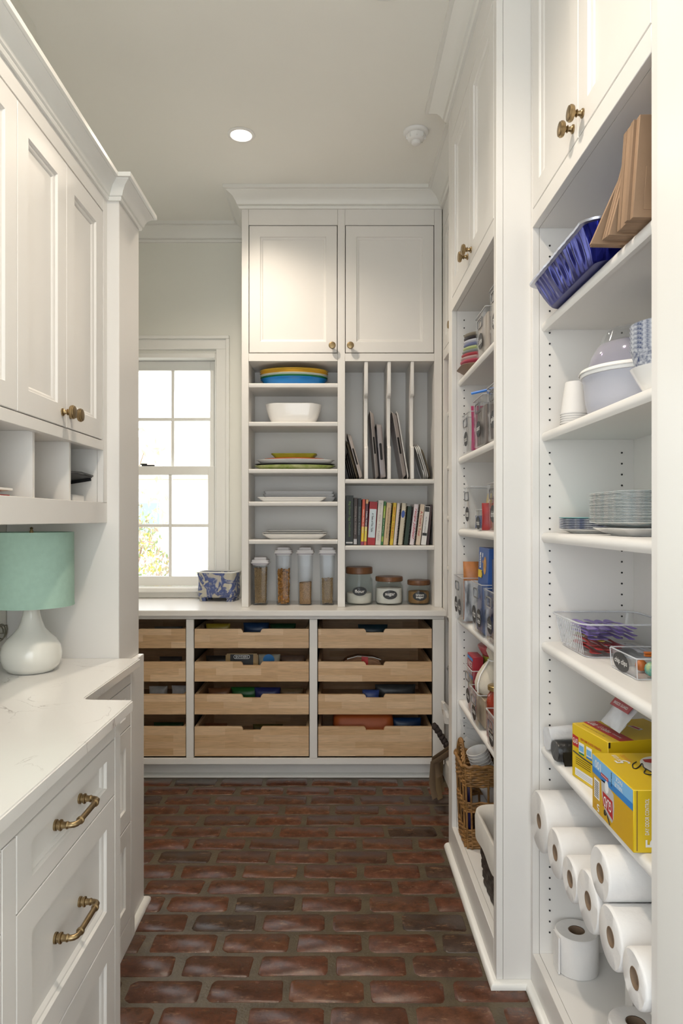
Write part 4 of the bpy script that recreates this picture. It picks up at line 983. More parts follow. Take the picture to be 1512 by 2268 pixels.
obj('jug_body', MB().lathe([(.032, 0), (.036, .003), (.036, .17), (.03, .185), (.018, .2), (.018, .208)], 28), CLEAR, jg, local=True, smooth=50)
obj('cap', MB().lathe([(.024, .2085), (.024, .235), (.022, .237)], 28), WHITEM, jg, local=True)
NAVYP = mat('navy_print', (.72, .74, .78), .5, col2=(.05, .08, .20), scale=95, stretch=(1, 1, 1.6))
bowlw = MB().lathe([(.045, 0), (.05, .002), (.066, .030), (.078, .052), (.079, .054), (.074, .053), (.047, .004)], 40)
solo('bowl', bowlw, WHITE, 'white bowl under the navy patterned paper bowls', 'bowl', (.672, 1.392, ZN2), smooth=50)
pb = MB().lathe([(.060, 0), (.062, .001), (.078, .058), (.0795, .060), (.077, .060), (.0603, .003)], 40)
pb0 = solo('paper_bowl', pb, NAVYP, 'navy and white patterned paper bowl in the nested stack', 'bowl', (.672, 1.392, ZN2+.035), group='patterned paper bowls', smooth=50)
copies(pb0, 5, lambda i, c: setattr(c, 'location', (.672, 1.392, ZN2+.035+.0092*i)))
# ---- plates (third shelf)
WPLATE = mat('paper_plate_edge', (.74, .72, .70), .6, col2=(.40, .50, .52), scale=55, stretch=(1, 1, 6)); PLP = mat('plate_print', (.70, .71, .72), .6, col2=(.06, .10, .28), scale=80)
AQUA = mat('aqua_plate', (.28, .58, .58), .55, var=.1, scale=30)
sp_ = MB().lathe([(.062, 0), (.064, .001), (.076, .006), (.092, .0095), (.0925, .011), (.076, .0075), (.062, .0025), (.0005, .0025)], 44, cap1=False)
s0 = solo('paper_plate', sp_, WHITE, 'plain white plate at the bottom of the small round stack', 'plate', (.694, 1.868, ZN3), smooth=40)
for i in range(1, 8):
    solo('paper_plate', sp_, PLP if i < 7 else AQUA, 'blue sprigged paper plate in the small round stack' if i < 7 else 'aqua rimmed paper plate on top of the small round stack', 'plate', (.694, 1.868, ZN3+.0045*i), group='sprigged paper plates' if i < 7 else None, smooth=40)
def sqr(w, z): return [(x, y, z) for x, y in rr_poly(-w/2, w/2, -w/2, w/2, w*.13, 4)]
sq = MB().rings([sqr(.15, 0), sqr(.17, .003), sqr(.225, .012), sqr(.225, .0133), sqr(.17, .0043), sqr(.15, .0013)]); base_sq = rect_dish(.15, .15, .215, .215, .018, .02, .004)
solo('plate', base_sq, WHITE, 'white square ceramic plate under the tall stack of square paper plates', 'plate', (.718, 1.578, ZN3), smooth=40)
q0 = solo('paper_plate', sq, WPLATE, 'square paper plate with teal and rose swirls in the tall stack', 'plate', (.718, 1.578, ZN3+.0185), group='square paper plates', smooth=40)
copies(q0, 21, lambda i, c: (setattr(c, 'location', (.718+random.uniform(-.0015, .0015), 1.578+random.uniform(-.0015, .0015), ZN3+.0185+.0032*i))))
# ---- party tub and chip clip bin (fourth shelf)
ct = thing('clear_container', 'large ribbed clear plastic container of purple and red utensils', 'container', (.721, 1.838, ZN4))
obj('tub', rect_dish(.195, .205, .225, .240, .086, .025, .0012, 5, lip=.006), CLEAR, ct, local=True, smooth=45)
for sgn in range(13):
    y = -.085+sgn*.014
    obj('rib', MB().tube([(-.0985, y, .008), (-.111, y*1.12, .078)], .0009, 5), EDGEC, ct, local=True)
PUR = col('purple_plastic', (.23, .15, .50), .35); RED = col('red_plastic', (.42, .02, .025), .35); YEL = col('yellow_plastic', (.62, .48, .04), .35); WPL = col('clear_fork', (.62, .62, .66), .2)
def utensil(label, m, loc, rotz, L_=.15, tilt=0.0, group=None, spoon=True):
    t = thing('plastic_spoon' if spoon else 'plastic_knife', label, 'utensil', loc, (0, tilt, rotz), group)
    def ell(x, w, th, z): return [(x, w*math.cos(a), z+th*math.sin(a)) for a in [i*PI/5 for i in range(10)]]
    obj('handle', MB().rings([ell(-L_/2, .003, .0006, .002), ell(-L_/2+.004, .0085, .0012, .002), ell(-L_/4, .0075, .0014, .0035), ell(0, .0055, .0016, .0035), ell(L_/5, .0045, .0016, .001)]), m, t, local=True, smooth=60)
    obj('spoon_bowl' if spoon else 'blade', MB().rings([ell(L_/5+.0003, .0045, .0016, .001), ell(L_/4, .010, .0014, 0), ell(L_/3, .0145, .0014, -.0018), ell(L_*.42, .0135, .0014, -.0015), ell(L_*.48, .008, .0012, .0005), ell(L_/2, .002, .0008, .001)]), m, t, local=True, smooth=60)
    return t
rnd = random.Random(3)
for i in range(9):
    utensil('red plastic spoon in the lower layer of the clear container', RED, (.660+.030*(i % 3), 1.838+rnd.uniform(-.012, .012), ZN4+.0085+.0085*(i//3)), (PI/2 if i % 2 else -PI/2)+rnd.uniform(-.06, .06), .165, group='red spoons in the clear container')
utensil('yellow plastic spoon between the red and purple ones', YEL, (.672, 1.845, ZN4+.0345), PI/2+.05, .16)
for i in range(16):
    utensil('purple plastic spoon in the upper heap of the clear container', PUR, (.657+.031*(i % 4), 1.840+rnd.uniform(-.014, .014), ZN4+.0425+.0085*(i//4)), (PI/2 if (i//2) % 2 else -PI/2)+rnd.uniform(-.06, .06), .17, group='purple spoons in the clear container')
for i in range(2): utensil('clear plastic spoon at the side of the container', WPL, (.770+.022*i, 1.82, ZN4+.009), PI/2+.03*i, .14, group='clear plastic spoons')
ORANGE = col('orange_plastic', (.62, .16, .02), .35)
def bin_shell(dx, wy, h, flare=.006, th=.0025): return rect_dish(dx-flare, wy-flare, dx, wy, h, .006, th, 3)
def front(dx, z0=0, y0=0, flare=0.0, h=1.0): return lambda u, v, t: (-dx/2-.0008-t+flare*(1-(z0+v)/h), y0-u, z0+v)
cc = thing('clip_bin', 'shallow clear bin labelled chip clips on the fourth shelf', 'bin', (.738, 1.566, ZN4))
obj('bin', bin_shell(.19, .148, .047), CLEAR, cc, local=True)
def rim_of(par, w, d, z, r, s=.0022): return obj('rim', MB().tube([(x, y, z) for x, y in rr_poly(-w/2, w/2, -d/2, d/2, r, 4)], s, 6, closed=True), EDGEC, par, local=True, smooth=60)
rim_of(cc, .188, .146, .0470, .006, .0016); rim_of(cc, .182, .140, .0025, .006, .0014); rim_of(ct, .236, .251, .0868, .035); rim_of(ct, .190, .200, .0022, .022, .0015)
for sx_ in (-1, 1):
    for sy_ in (-1, 1): obj('corner_edge', MB().tube([(sx_*.0910, sy_*.0700, .003), (sx_*.0938, sy_*.0728, .046)], .0014, 5), EDGEC, cc, local=True)
label_on(cc, front(.19, .024, .008, .003, .047), .043, .0215, 'chip clips', fit=.80)
TEAL = mat('teal_clip', (.02, .30, .30), .25, col2=(.5, .62, .3), scale=60)
def ball_clip(loc, r, m, label):
    t = thing('bag_clip', label, 'clip', loc, (0, 0, random.uniform(-.4, .4)), 'clips in the chip clip bin')
    obj('clip_body', MB().lathe([(.001, -r), (r*.5, -r*.87), (r*.87, -r*.5), (r, 0), (r*.87, r*.5), (r*.5, r*.87), (.001, r)], 18, (0, 0, r)), m, t, local=True, smooth=80)
    obj('jaw', MB().box(r*.9, r*.9+.04, -.012, .012, r*.7, r*1.1), m, t, local=True, bev=.002)
ball_clip((.690, 1.520, ZN4+.0034), .0165, TEAL, 'round teal speckled bag clip in the chip clip bin')
ball_clip((.760, 1.522, ZN4+.0034), .0150, TEAL, 'teal bag clip behind the round speckled one')
ball_clip((.690, 1.575, ZN4+.0034), .013, ORANGE, 'orange bag clip lying behind the chip clips label')
def bar_clip(loc, m, label, rz=0.0):
    t = thing('bag_clip', label, 'clip', loc, (0, 0, rz), 'clips in the chip clip bin')
    obj('upper_jaw', MB().box(-.045, .045, -.006, .006, .006, .011), m, t, local=True, bev=.002); obj('lower_jaw', MB().box(-.045, .045, -.006, .006, 0, .005), m, t, local=True, bev=.002)
GRNC = col('green_clip', (.01, .22, .10), .3)
bar_clip((.735, 1.505, ZN4+.0345), GRNC, 'long green bar clip resting on the teal clips'); bar_clip((.74, 1.54, ZN4+.0345), GRNC, 'green bar clip across the middle of the clip bin', .15)
bar_clip((.745, 1.602, ZN4+.0034), BLACK, 'black bar clip at the bottom of the clip bin'); bar_clip((.745, 1.58, ZN4+.0345), ORANGE, 'orange bar clip across the chip clip bin', -.1)
# ---- bin bags (fifth shelf)
YBOX = mat('yellow_carton', (.72, .50, .012), .4); YSIDE = mat('amber_carton', (.62, .36, .008), .4); REDI = col('red_ink', (.46, .02, .02), .4); WINK = col('white_ink', (.82, .82, .82), .5)
BLUEI = col('sky_ink', (.20, .47, .78), .4); BLUED = col('blue_ink', (.03, .22, .58), .4); GREYI = col('silver_ink', (.50, .50, .50), .35); BINK = col('black_ink', (.012, .012, .012), .5); CARD = col('raw_card', (.20, .10, .03), .7); ORI = col('orange_ink', (.66, .30, .03), .5)
def print_on(parent, frame, poly, m, nm='print', t0=.0003, t=.0003):
    return obj(nm, MB().rings([[frame(u, v, t0) for u, v in poly], [frame(u, v, t0+t) for u, v in poly]]), m, parent, local=True, smooth=0)
def R4(u0, u1, v0, v1): return [(u0, v0), (u1, v0), (u1, v1), (u0, v1)]
def ink(parent, s, w, h, frame, cu, cv, m, rot=0, shear=0.0, t=.0009):
    c_, s_ = math.cos(rot), math.sin(rot)
    return obj('lettering', text_mb(s, w, h, lambda u, v, tt: frame(cu+u*c_-v*s_, cv+u*s_+v*c_, tt), shear, t=t), m, parent, local=True, smooth=0)
# box 1: local x along depth (away from aisle), y along length; origin at the aisle-side far corner
dv = Vector((.62-.59, 1.594-1.7476)); L1 = dv.length; yaw1 = math.atan2(dv.y, dv.x)+PI/2
b1 = thing('bin_bag_box', 'yellow bin bag carton with a red banner along its top', 'box', (.592, 1.7476, ZN5), (0, 0, yaw1))
H1, D1 = .132, .20
obj('carton', MB().box(0, D1, -L1, 0, 0, H1), YBOX, b1, local=True, bev=.0012)
fS = lambda u, v, t: (-t, -u, v)              # aisle-side face: u runs towards the viewer from the far corner, v up
fT = lambda u, v, t: (v, -u, H1+t)            # top face: u towards viewer, v away from the aisle
print_on(b1, fS, [(.004, .078), (.030, .078), (.029, .104), (.003, .106)], REDI); ink(b1, 'GLAD', .022, .013, fS, .0165, .092, WINK)
ink(b1, 'NEW! SAME TRUSTED STRENGTH', .09, .006, fS, .085, .104, REDI)
for u0, c in ((.032, BLUEI), (.066, BLUEI)):
    print_on(b1, fS, R4(u0, u0+.024, .070, .094), WINK); print_on(b1, fS, R4(u0+.002, u0+.022, .074, .088), c, t0=.0007); print_on(b1, fS, R4(u0, u0+.024, .066, .071), GRNC if u0 < .05 else BLUED)
obj('tear_slot', MB().tube([(-.0004, -.006, .064), (-.0004, -.05, .060), (-.0004, -.10, .058), (-.0004, -.15, .059)], .0016, 5), BINK, b1, local=True)
for k in range(4): print_on(b1, fS, R4(.018, .085, .052-.005*k, .0532-.005*k), BINK)
print_on(b1, fS, R4(.015, .095, .008, .026), WINK)
for k in range(3): print_on(b1, fS, R4(.02, .09, .012+.004*k, .013+.004*k), GREYI, t0=.0007)
print_on(b1, fT, [(.0, .030), (L1, .030), (L1, .066), (.0, .066)], REDI)
ink(b1, 'Lea', .030, .022, fT, .020, .048, WINK, rot=0, shear=.1); ink(b1, '13 Gallon', .050, .014, fT, .070, .046, WINK, shear=.2); ink(b1, 'drawstring', .036, .008, fT, .120, .046, WINK)
for k in range(1): ink(b1, 'tall kitchen drawstring trash bags', .10, .004, fT, .07, .016, BINK)
print_on(b1, fT, [(.05, .12), (.09, .125), (.085, .14), (.055, .135)], WINK); print_on(b1, fT, [(.055, .124), (.085, .127), (.082, .135), (.058, .132)], REDI, t0=.0007)
obj('flap_gap', MB().box(.001, .006, -L1-.0006, -L1-.0001, H1-.014, H1-.001), BINK, b1, local=True)
# box 2
b2 = thing('bin_bag_box', 'yellow bin bag carton with a sky blue stripe overhanging the shelf', 'box', (.572, 1.5545, ZN5))
H2, L2, D2 = .121, .2145, .23
obj('carton', MB().box(0, D2, -L2, 0, 0, H2), YBOX, b2, local=True, bev=.0012)
gS = lambda u, v, t: (-t, -u, v); gT = lambda u, v, t: (v, -u, H2+t); gE = lambda u, v, t: (u, -L2-t, v)
print_on(b2, gS, R4(0.001, L2-.002, H2-.027, H2-.001), BLUEI); print_on(b2, gS, R4(0.001, L2-.002, H2-.041, H2-.0272), BLUED)
print_on(b2, gS, R4(.001, L2-.002, .001, H2-.0415), YSIDE, t0=.0001, t=.0001)
ink(b2, '100', .034, .017, gS, .034, H2-.016, WINK, rot=PI); print_on(b2, gS, R4(.052, .092, H2-.031, H2-.024), REDI, t0=.0008); ink(b2, 'drawstring', .034, .004, gS, .072, H2-.0275, WINK, rot=PI, t=.0014)
ink(b2, 'febreze', .030, .006, gS, .108, H2-.019, BINK, rot=PI/2); ink(b2, 'VALUE\nPACK', .040, .022, gS, .145, H2-.015, WINK, rot=PI)
print_on(b2, gS, R4(.012, .042, .030, .072), WINK)
for k in range(9): print_on(b2, gS, R4(.016, .038, .034+.004*k, .0355+.004*k), BINK, t0=.0007)
ink(b2, '5', .014, .016, gS, .036, .013, WINK, rot=PI); ink(b2, 'DAY ODOR', .018, .006, gS, .020, .013, ORI, rot=PI)
shield = [(.052, .082), (.075, .084), (.10, .080), (.118, .074), (.122, .050), (.118, .022), (.11, .012), (.09, .018), (.068, .028), (.056, .05)]
print_on(b2, gS, shield, GREYI); logo = [(.062, .060), (.114, .058), (.116, .020), (.100, .024), (.080, .030), (.064, .030)]
print_on(b2, gS, logo, REDI, t0=.0007); ink(b2, 'GLAD', .042, .022, gS, .089, .0425, WINK, rot=PI, t=.0014)
print_on(b2, gS, [(.083+.010*math.cos(a), .076+.013*math.sin(a)) for a in [i*PI/10 for i in range(20)]], WINK, t0=.0007)
def loop_mark(frame, par, pts):
    n_ = len(pts); q = []
    for i in range(n_-1):
        a, b, c, d = pts[max(i-1, 0)], pts[i], pts[i+1], pts[min(i+2, n_-1)]
        for k in range(5):
            t = k/5; q.append(tuple(.5*(2*b[j]+(c[j]-a[j])*t+(2*a[j]-5*b[j]+4*c[j]-d[j])*t*t+(3*b[j]-a[j]-3*c[j]+d[j])*t**3) for j in (0, 1)))
    pts = q+[pts[-1]]
    obj('drawstring_mark', MB().tube([frame(u, v, .0009) for u, v in pts], .0013, 5), BINK, par, local=True, smooth=60)
loop_mark(gS, b2, [(.070, .020), (.074, .024), (.079, .020), (.076, .014), (.071, .016), (.074, .021), (.084, .020), (.094, .012), (.100, .004), (.096, .008), (.088, .016)])
for i_ in range(1):
    ink(b2, '5', .020, .030, gT, .060, .042, WINK, rot=PI); ink(b2, 'DAY ODOR', .040, .010, gT, .035, .040, WINK, rot=PI); ink(b2, 'GUARANTEED', .050, .010, gT, .040, .058, ORI, rot=PI)
el = [(.085+.062*math.cos(a), .130+.055*math.sin(a)) for a in [i*PI/16 for i in range(32)]]
print_on(b2, gT, el, WINK); print_on(b2, gT, [(.045, .092), (.060, .090), (.075, .120), (.055, .150), (.040, .120)], REDI, t0=.0007); print_on(b2, gT, [(.085+.018*math.cos(a), .115+.020*math.sin(a)) for a in [i*PI/8 for i in range(16)]], REDI, t0=.0007)
print_on(b2, gT, [(.115, .120), (.135, .115), (.130, .145), (.112, .140)], BLUED, t0=.0007)
loop_mark(gT, b2, [(.060, .072), (.075, .058), (.095, .050), (.100, .054), (.088, .066), (.070, .080), (.090, .074), (.105, .072), (.125, .060), (.135, .066), (.130, .078), (.112, .076), (.098, .074)])
ink(b2, '5', .020, .040, gE, .062, .040, WINK, rot=PI/2) if False else None
ink(b2, '5', .018, .022, gE, .034, .018, WINK, rot=PI/2); ink(b2, 'DAY ODOR CONTROL', .070, .008, gE, .026, .070, WINK, rot=PI/2); ink(b2, 'GUARANTEED', .072, .012, gE, .042, .070, WINK, rot=PI/2)
obj('end_flap', MB().box(.006, .0075, -L2-.0008, -L2-.0001, .004, H2-.001), CARD, b2, local=True)
# packet, black and white rolls
pk = thing('foil_packet', 'crumpled silver packet with a red printed top leaning up from the carton', 'packet', (.7115, 1.667, ZN5+H1+.0635), (0, math.radians(-50), math.radians(3)))
SILV = mat('silver_film', (.58, .59, .62), .35, metal=.15, var=.15, scale=30)
n1, n2 = 14, 12; vs = []; fs = []; rq = random.Random(5)
for i in range(n1+1):
    for j in range(n2+1):
        u = i/n1-.5; v = j/n2-.5; bul = .011*(1-(2*u)**4)*(1-(2*v)**4)
        vs.append((u*.15, v*.10, .012+bul+rq.uniform(-.0012, .0012)))
k0 = len(vs)
vs += [(x, y, .0125-(zz-.012)*.6) for x, y, zz in vs]
for i in range(n1):
    for j in range(n2):
        a = i*(n2+1)+j; fs.append((a, a+n2+1, a+n2+2, a+1)); fs.append((k0+a, k0+a+1, k0+a+n2+2, k0+a+n2+1))
for i in range(n1): a = i*(n2+1); fs.append((a, k0+a, k0+a+n2+1, a+n2+1)); b = a+n2; fs.append((b, b+n2+1, k0+b+n2+1, k0+b))
for j in range(n2): a = j; fs.append((a, a+1, k0+a+1, k0+a)); b = n1*(n2+1)+j; fs.append((b, k0+b, k0+b+1, b+1))
obj('pouch', MB().add(vs, fs), SILV, pk, local=True, smooth=60)
def fP(u, v, t): return (v, -u, .0245+t)
ROSE = col('rose_ink', (.40, .08, .09), .5)
obj('printed_band', MB().box(-.028, .040, -.046, .046, .0225, .0246), ROSE, pk, local=True); ink(pk, 'IRON', .08, .024, lambda u, v, t: (v, -u, .0246+t), 0, .012, WINK); ink(pk, 'BREEZE GUARD', .07, .007, lambda u, v, t: (v, -u, .0246+t), 0, -.018, WINK)
BBAG = mat('black_bag', (.010, .010, .011), .32, bump=.5, bscale=40)
br = thing('bin_bag_roll', 'roll of black bin bags lying between the white film and the carton', 'roll', (.579, 1.846, ZN5+.029), (0, 0, math.radians(5)))
obj('roll', MB().lathe([(.010, 0), (.026, .0), (.0285, .004), (.0285, .196), (.026, .2), (.010, .2)], 28, axis='x', sy=.98), BBAG, br, local=True, smooth=40)
obj('loose_end', MB().prism([(-.0290, .0), (-.033, -.018), (-.040, -.0280), (-.040, -.0270), (-.031, -.016), (-.0290, .004)], 'x', .01, .19), BBAG, br, local=True)
wr = thing('plastic_roll', 'loosely rolled white plastic bags at the side panel', 'roll', (.605, 1.929, ZN5+.036), (0, 0, math.radians(3)))
FILMW = mat('white_film', (.74, .75, .78), .35, var=.12, scale=25, bump=.6, bscale=45)
obj('roll', MB().rings([[(x, (.030+.003*math.sin(3*a+x*40)+.003*math.sin(7*a))*math.cos(a), (.033+.003*math.sin(4*a+x*30))*math.sin(a)) for a in [i*2*PI/40 for i in range(40)]] for x in [-.022+.0125*k for k in range(15)]]), FILMW, wr, local=True, smooth=60)
# ---- paper towel rolls (lowest adjustable shelf)
TOWEL = mat('paper_towel', (.83, .81, .79), .85, bump=.35, bscale=70, var=.03, scale=20); CORE = mat('cardboard_core', (.25, .17, .11), .8)
def towel(y, r, z, label, x0=.548, L_=.265, grp='paper towel rolls on the low shelf'):
    t = thing('paper_towel_roll', label, 'paper towel', (x0, y, z), group=grp); rc = .0185; n = 40; rnd = random.Random(int(y*1000))
    def ring(rr, x, am=0): return [(x+am*.5*math.sin(3*a), (rr+am*math.sin(2*a+y*9))*math.cos(a), rr*1.0*math.sin(a)+r) for a in [i*2*PI/n for i in range(n)]]
    obj('paper', MB().rings([ring(rc+.001, .002), ring(r-.004, 0, .0008), ring(r-.0006, .003), ring(r, .006), ring(r, L_-.006), ring(r-.002, L_-.001), ring(rc+.001, L_)], False, False), TOWEL, t, local=True, smooth=45)
    obj('core', MB().rings([ring(rc+.0008, .0015), ring(rc+.0008, L_-.001), ring(rc-.0008, L_-.001), ring(rc-.0008, .0015)], False, False, closed=True), CORE, t, local=True, smooth=60)
    return t
towel(1.890, .079, ZN6, 'extra thick paper towel roll against the side panel')
pos = [1.7475, 1.633, 1.512, 1.381, 1.2615]; rads = [.0605, .0525, .0665, .0625, .0555]
labs = ['second towel roll in the low row, next to the extra thick one', 'third towel roll in the low row, counted from the side panel', 'low-row towel roll under the upper roll, on the side panel side',
        'low-row towel roll under the upper roll, on the near stile side', 'towel roll at the near stile end of the low row']
rads = [.0595, .0515, .0645, .0600, .0515]
ys = []; y = 1.890-.079
for r_ in rads: y -= r_+.0008; ys.append(y); y -= r_
for y_, r_, l_ in zip(ys, rads, labs): towel(y_, r_, ZN6, l_)
# upper roll nestles on rolls 3 and 4
ya_, ra_, yb_, rb_ = ys[2], rads[2], ys[3], rads[3]; ru = .054
da, db, Dd = ra_+ru+.0006, rb_+ru+.0006, math.hypot(ya_-yb_, ra_-rb_)
aa = (da*da-db*db+Dd*Dd)/(2*Dd); hh_ = math.sqrt(da*da-aa*aa); ux_, uz_ = (yb_-ya_)/Dd, (rb_-ra_)/Dd
py_, pz_ = ya_+ux_*aa, ra_+uz_*aa; nx_, nz_ = -uz_, ux_
if nz_ < 0: nx_, nz_ = -nx_, -nz_
towel(py_+nx_*hh_, ru, ZN6+pz_+nz_*hh_-ru, 'paper towel roll lying on top of the row of towel rolls', grp='upper towel roll')
# ---- toilet rolls (base)
ZB0 = .105+E
def toilet(x, y, label, r=.058, h=.104):
    t = thing('toilet_roll', label, 'toilet paper', (x, y, ZB0), group='toilet rolls on the base shelf')
    obj('paper', MB().lathe([(.022, 0), (r-.003, 0), (r, .003), (r, h-.004), (r-.004, h), (.022, h)], 48, cap0=False, cap1=False), TOWEL, t, local=True, smooth=45)
    obj('core', MB().lathe([(.0215, .001), (.0215, h-.001), (.020, h-.001), (.020, .001), (.0215, .001)], 32, cap0=False, cap1=False), CORE, t, local=True, smooth=60)
    obj('loose_sheet', MB().prism([(-.004, .004), (.001, .004), (.001, h-.004), (-.004, h-.004)], 'y', -r*.55, r*.2), TOWEL, t, local=True).location = (-r+.0018, 0, 0)
toilet(.660, 1.913, 'toilet roll standing alone near the pinned side panel')
toilet(.672, 1.562, 'toilet roll standing below the towel shelf, farther from the side panel')
toilet(.785, 1.735, 'toilet roll standing at the back between the two others')

# ================================================================== PROTRUDING PANTRY SHELVES
ZF1, ZF2, ZF3, ZF4, ZF5 = [z+E for z in ZS_F]
def abin(loc, wy, dx, h, label, texts, handle=True, m=ACRYL, twin=False):
    t = thing('storage_bin', label, 'bin', loc, group='clear acrylic pantry bins')
    obj('bin', bin_shell(dx, wy, h, .008, .003), m, t, local=True)
    obj('rim', MB().rings([[(x, y, z) for x, y in rr_poly(-dx/2-o, dx/2+o, -wy/2-o, wy/2+o, .006, 3)] for o, z in ((-.003, h-.001), (.001, h-.001), (.001, h+.0015), (-.003, h+.0015))], False, False, closed=True), EDGE, t, local=True)
    fr = front(dx, 0, 0, .003, h)
    if handle:
        a, b = min(.036, wy*.32), .017; zc = h-.034
        P = rr_poly(-a, a, zc-b, zc+b, .010, 4); Q = rr_poly(-a+.004, a-.004, zc-b+.004, zc+b-.004, .007, 4)
        obj('handle', MB().rings([[fr(u, v, 0) for u, v in P], [fr(u, v, .003) for u, v in P], [fr(u, v, .003) for u, v in Q], [fr(u, v, 0) for u, v in Q]], False, False, closed=True), EDGED, t, local=True)
    if twin:
        label_on(t, lambda u, v, tt: fr(u-wy*.22, v+h*.36, tt), wy*.19, .030, texts[0], fit=.7); label_on(t, lambda u, v, tt: fr(u+wy*.22, v+h*.34, tt), wy*.19, .030, texts[1], fit=.7)
    elif texts: label_on(t, lambda u, v, tt: fr(u, v+h*.36, tt), min(.034, wy*.3), min(.027, h*.32), texts[0], fit=.75)
    return t
def pack(nm, label, c, x0, x1, y0, y1, z0, z1, rot=(0, 0, 0), cat='box', bev=.002, group=None, rough=.45):
    key = 'pack_%d_%d_%d' % tuple(int(v*255) for v in c)
    w, d, h = (x1-x0)/2, (y1-y0)/2, z1-z0
    return solo(nm, MB().box(-w, w, -d, d, 0, h), col(key, c, rough, var=.15, scale=25), label, cat, ((x0+x1)/2, (y0+y1)/2, z0), rot, group, bev=bev)
def pouch(label, c, loc, w, h, t, rot, cat='packet', m=None, nm='food_packet'):
    """sealed packet: pillow with flat crimped ends; w along y, h along z"""
    rs = []; n = 10
    for k in range(n+1):
        v = k/n; b = t/2*math.sin(PI*v)**.6+.0007
        rs.append([(b*math.cos(a)*1.0, w/2*(1-.04*math.sin(PI*v))*math.copysign(abs(math.sin(a))**.7, math.sin(a)), h*v) for a in [i*2*PI/20 for i in range(20)]])
    key = 'pouch_%d_%d_%d' % tuple(int(q*255) for q in c)
    return solo(nm, MB().rings(rs), m or col(key, c, .35, var=.35, scale=22), label, cat, loc, rot, smooth=60)
# -- top shelf: stacked bowls and lids, bins
sb = [((.26, .17, .12), .100, 'tan square-cornered plate under the stack of party bowls'), ((.55, .08, .13), .088, 'rose pink bowl low in the stack of party bowls'), ((.55, .40, .38), .086, 'blush bowl above the rose pink one'), ((.45, .06, .08), .083, 'coral red bowl with a grey inside'),
      ((.26, .30, .28), .080, 'sage grey bowl in the middle of the party bowls'), ((.50, .56, .26), .077, 'lime green bowl in the stack of party bowls'), ((.16, .18, .34), .075, 'slate blue bowl near the top of the party bowls'), ((.60, .60, .66), .075, 'pale lilac bowl near the top of the party bowls'), ((.03, .025, .03), .074, 'black bowl second from the top of the party bowls'), ((.26, .22, .17), .074, 'taupe bowl on top of the party bowls')]
for i, (c, r, lab) in enumerate(sb):
    if i == 0: solo('plate', rect_dish(.14, .14, .19, .19, .022, .04, .003), col('tan_plate', c, .5), lab, 'plate', (.560, 2.645, ZF1), group='stacked party bowls')
    else: solo('bowl', MB().lathe([(r*.75, 0), (r*.8, .001), (r*.97, .012), (r, .016), (r, .018), (r*.965, .0178), (r*.78, .0035), (.0005, .0035)], 40, cap1=False), col('bowl_%d' % i, c, .4), lab, 'bowl', (.560, 2.648, ZF1+.0245+.0128*(i-1)), group='stacked party bowls', smooth=45)
abin((.610, 2.375, ZF1), .172, .24, .148, 'clear bin labelled saltine beside the stacked party bowls', ['Saltine'])
pack('cracker_box', 'beige cracker box inside the saltine bin', (.55, .47, .40), .50, .72, 2.30, 2.45, ZF1+.0045, ZF1+.135)
abin((.610, 2.160, ZF1), .172, .24, .175, 'tall clear bin by the near stile of the top snack shelf', ['Rice'])
pack('cracker_box', 'beige carton inside the tall top-shelf bin', (.52, .46, .40), .50, .72, 2.085, 2.235, ZF1+.0045, ZF1+.165)
# -- second shelf
abin((.602, 2.600, ZF2), .150, .24, .145, 'narrow clear bin of pink zip bags at the far side panel', ['snack'])
PINKZ = (.42, .015, .11)
for i in range(3): pouch(('solid pink zip bag at the near wall of the narrow bin', 'pink edged clear zip bag in the middle of the narrow bin', 'clear zip bag at the far wall of the narrow bin')[i], PINKZ, (.550+.008*i, 2.556+.035*i, ZF2+.006), .11, .164-.006*i, .012, (0, math.radians(2), math.radians(88)), m=col('zip_pink', PINKZ, .3) if i == 0 else FILM, nm='zip_bag')
pack('bag_carton', 'white paper insert inside the narrow zip bag bin', (.68, .66, .66), .665, .695, 2.535, 2.665, ZF2+.0045, ZF2+.12)
abin((.602, 2.372, ZF2), .172, .24, .165, 'dark filled clear bin labelled quart in the middle of its shelf', ['quart'])
pack('bag_carton', 'grey brown carton filling the quart bin', (.20, .16, .14), .495, .70, 2.30, 2.445, ZF2+.0045, ZF2+.135)
abin((.602, 2.150, ZF2), .172, .24, .170, 'clear bin of zip bags with a blue slider by the near stile', ['gallon'])
for i in range(4): pouch(('frontmost', 'second', 'third', 'rearmost')[i]+' clear zip bag crumpled in the gallon bin', (.4, .42, .46), (.53+.045*i, 2.15, ZF2+.006), .13, .155, .03, (0, 0, math.radians(2*i)), m=FILM, nm='zip_bag')
bz_ = thing('bag_slider', 'bright blue slider strip sticking up from the gallon zip bags', 'slider', (.535, 2.300, ZF2+.176), (0, 0, math.radians(12)))
obj('strip', MB().tube([(-.07, .06, -.0), (.035, .0, .022)], .0045, 8), col('slider_blue', (.02, .18, .62), .3), bz_, local=True)
obj('grip', MB().lathe([(.001, -.009), (.007, -.006), (.009, 0), (.007, .006), (.001, .009)], 14, (.040, 0, .024)), col('slider_blue', (.02, .18, .62), .3), bz_, local=True)
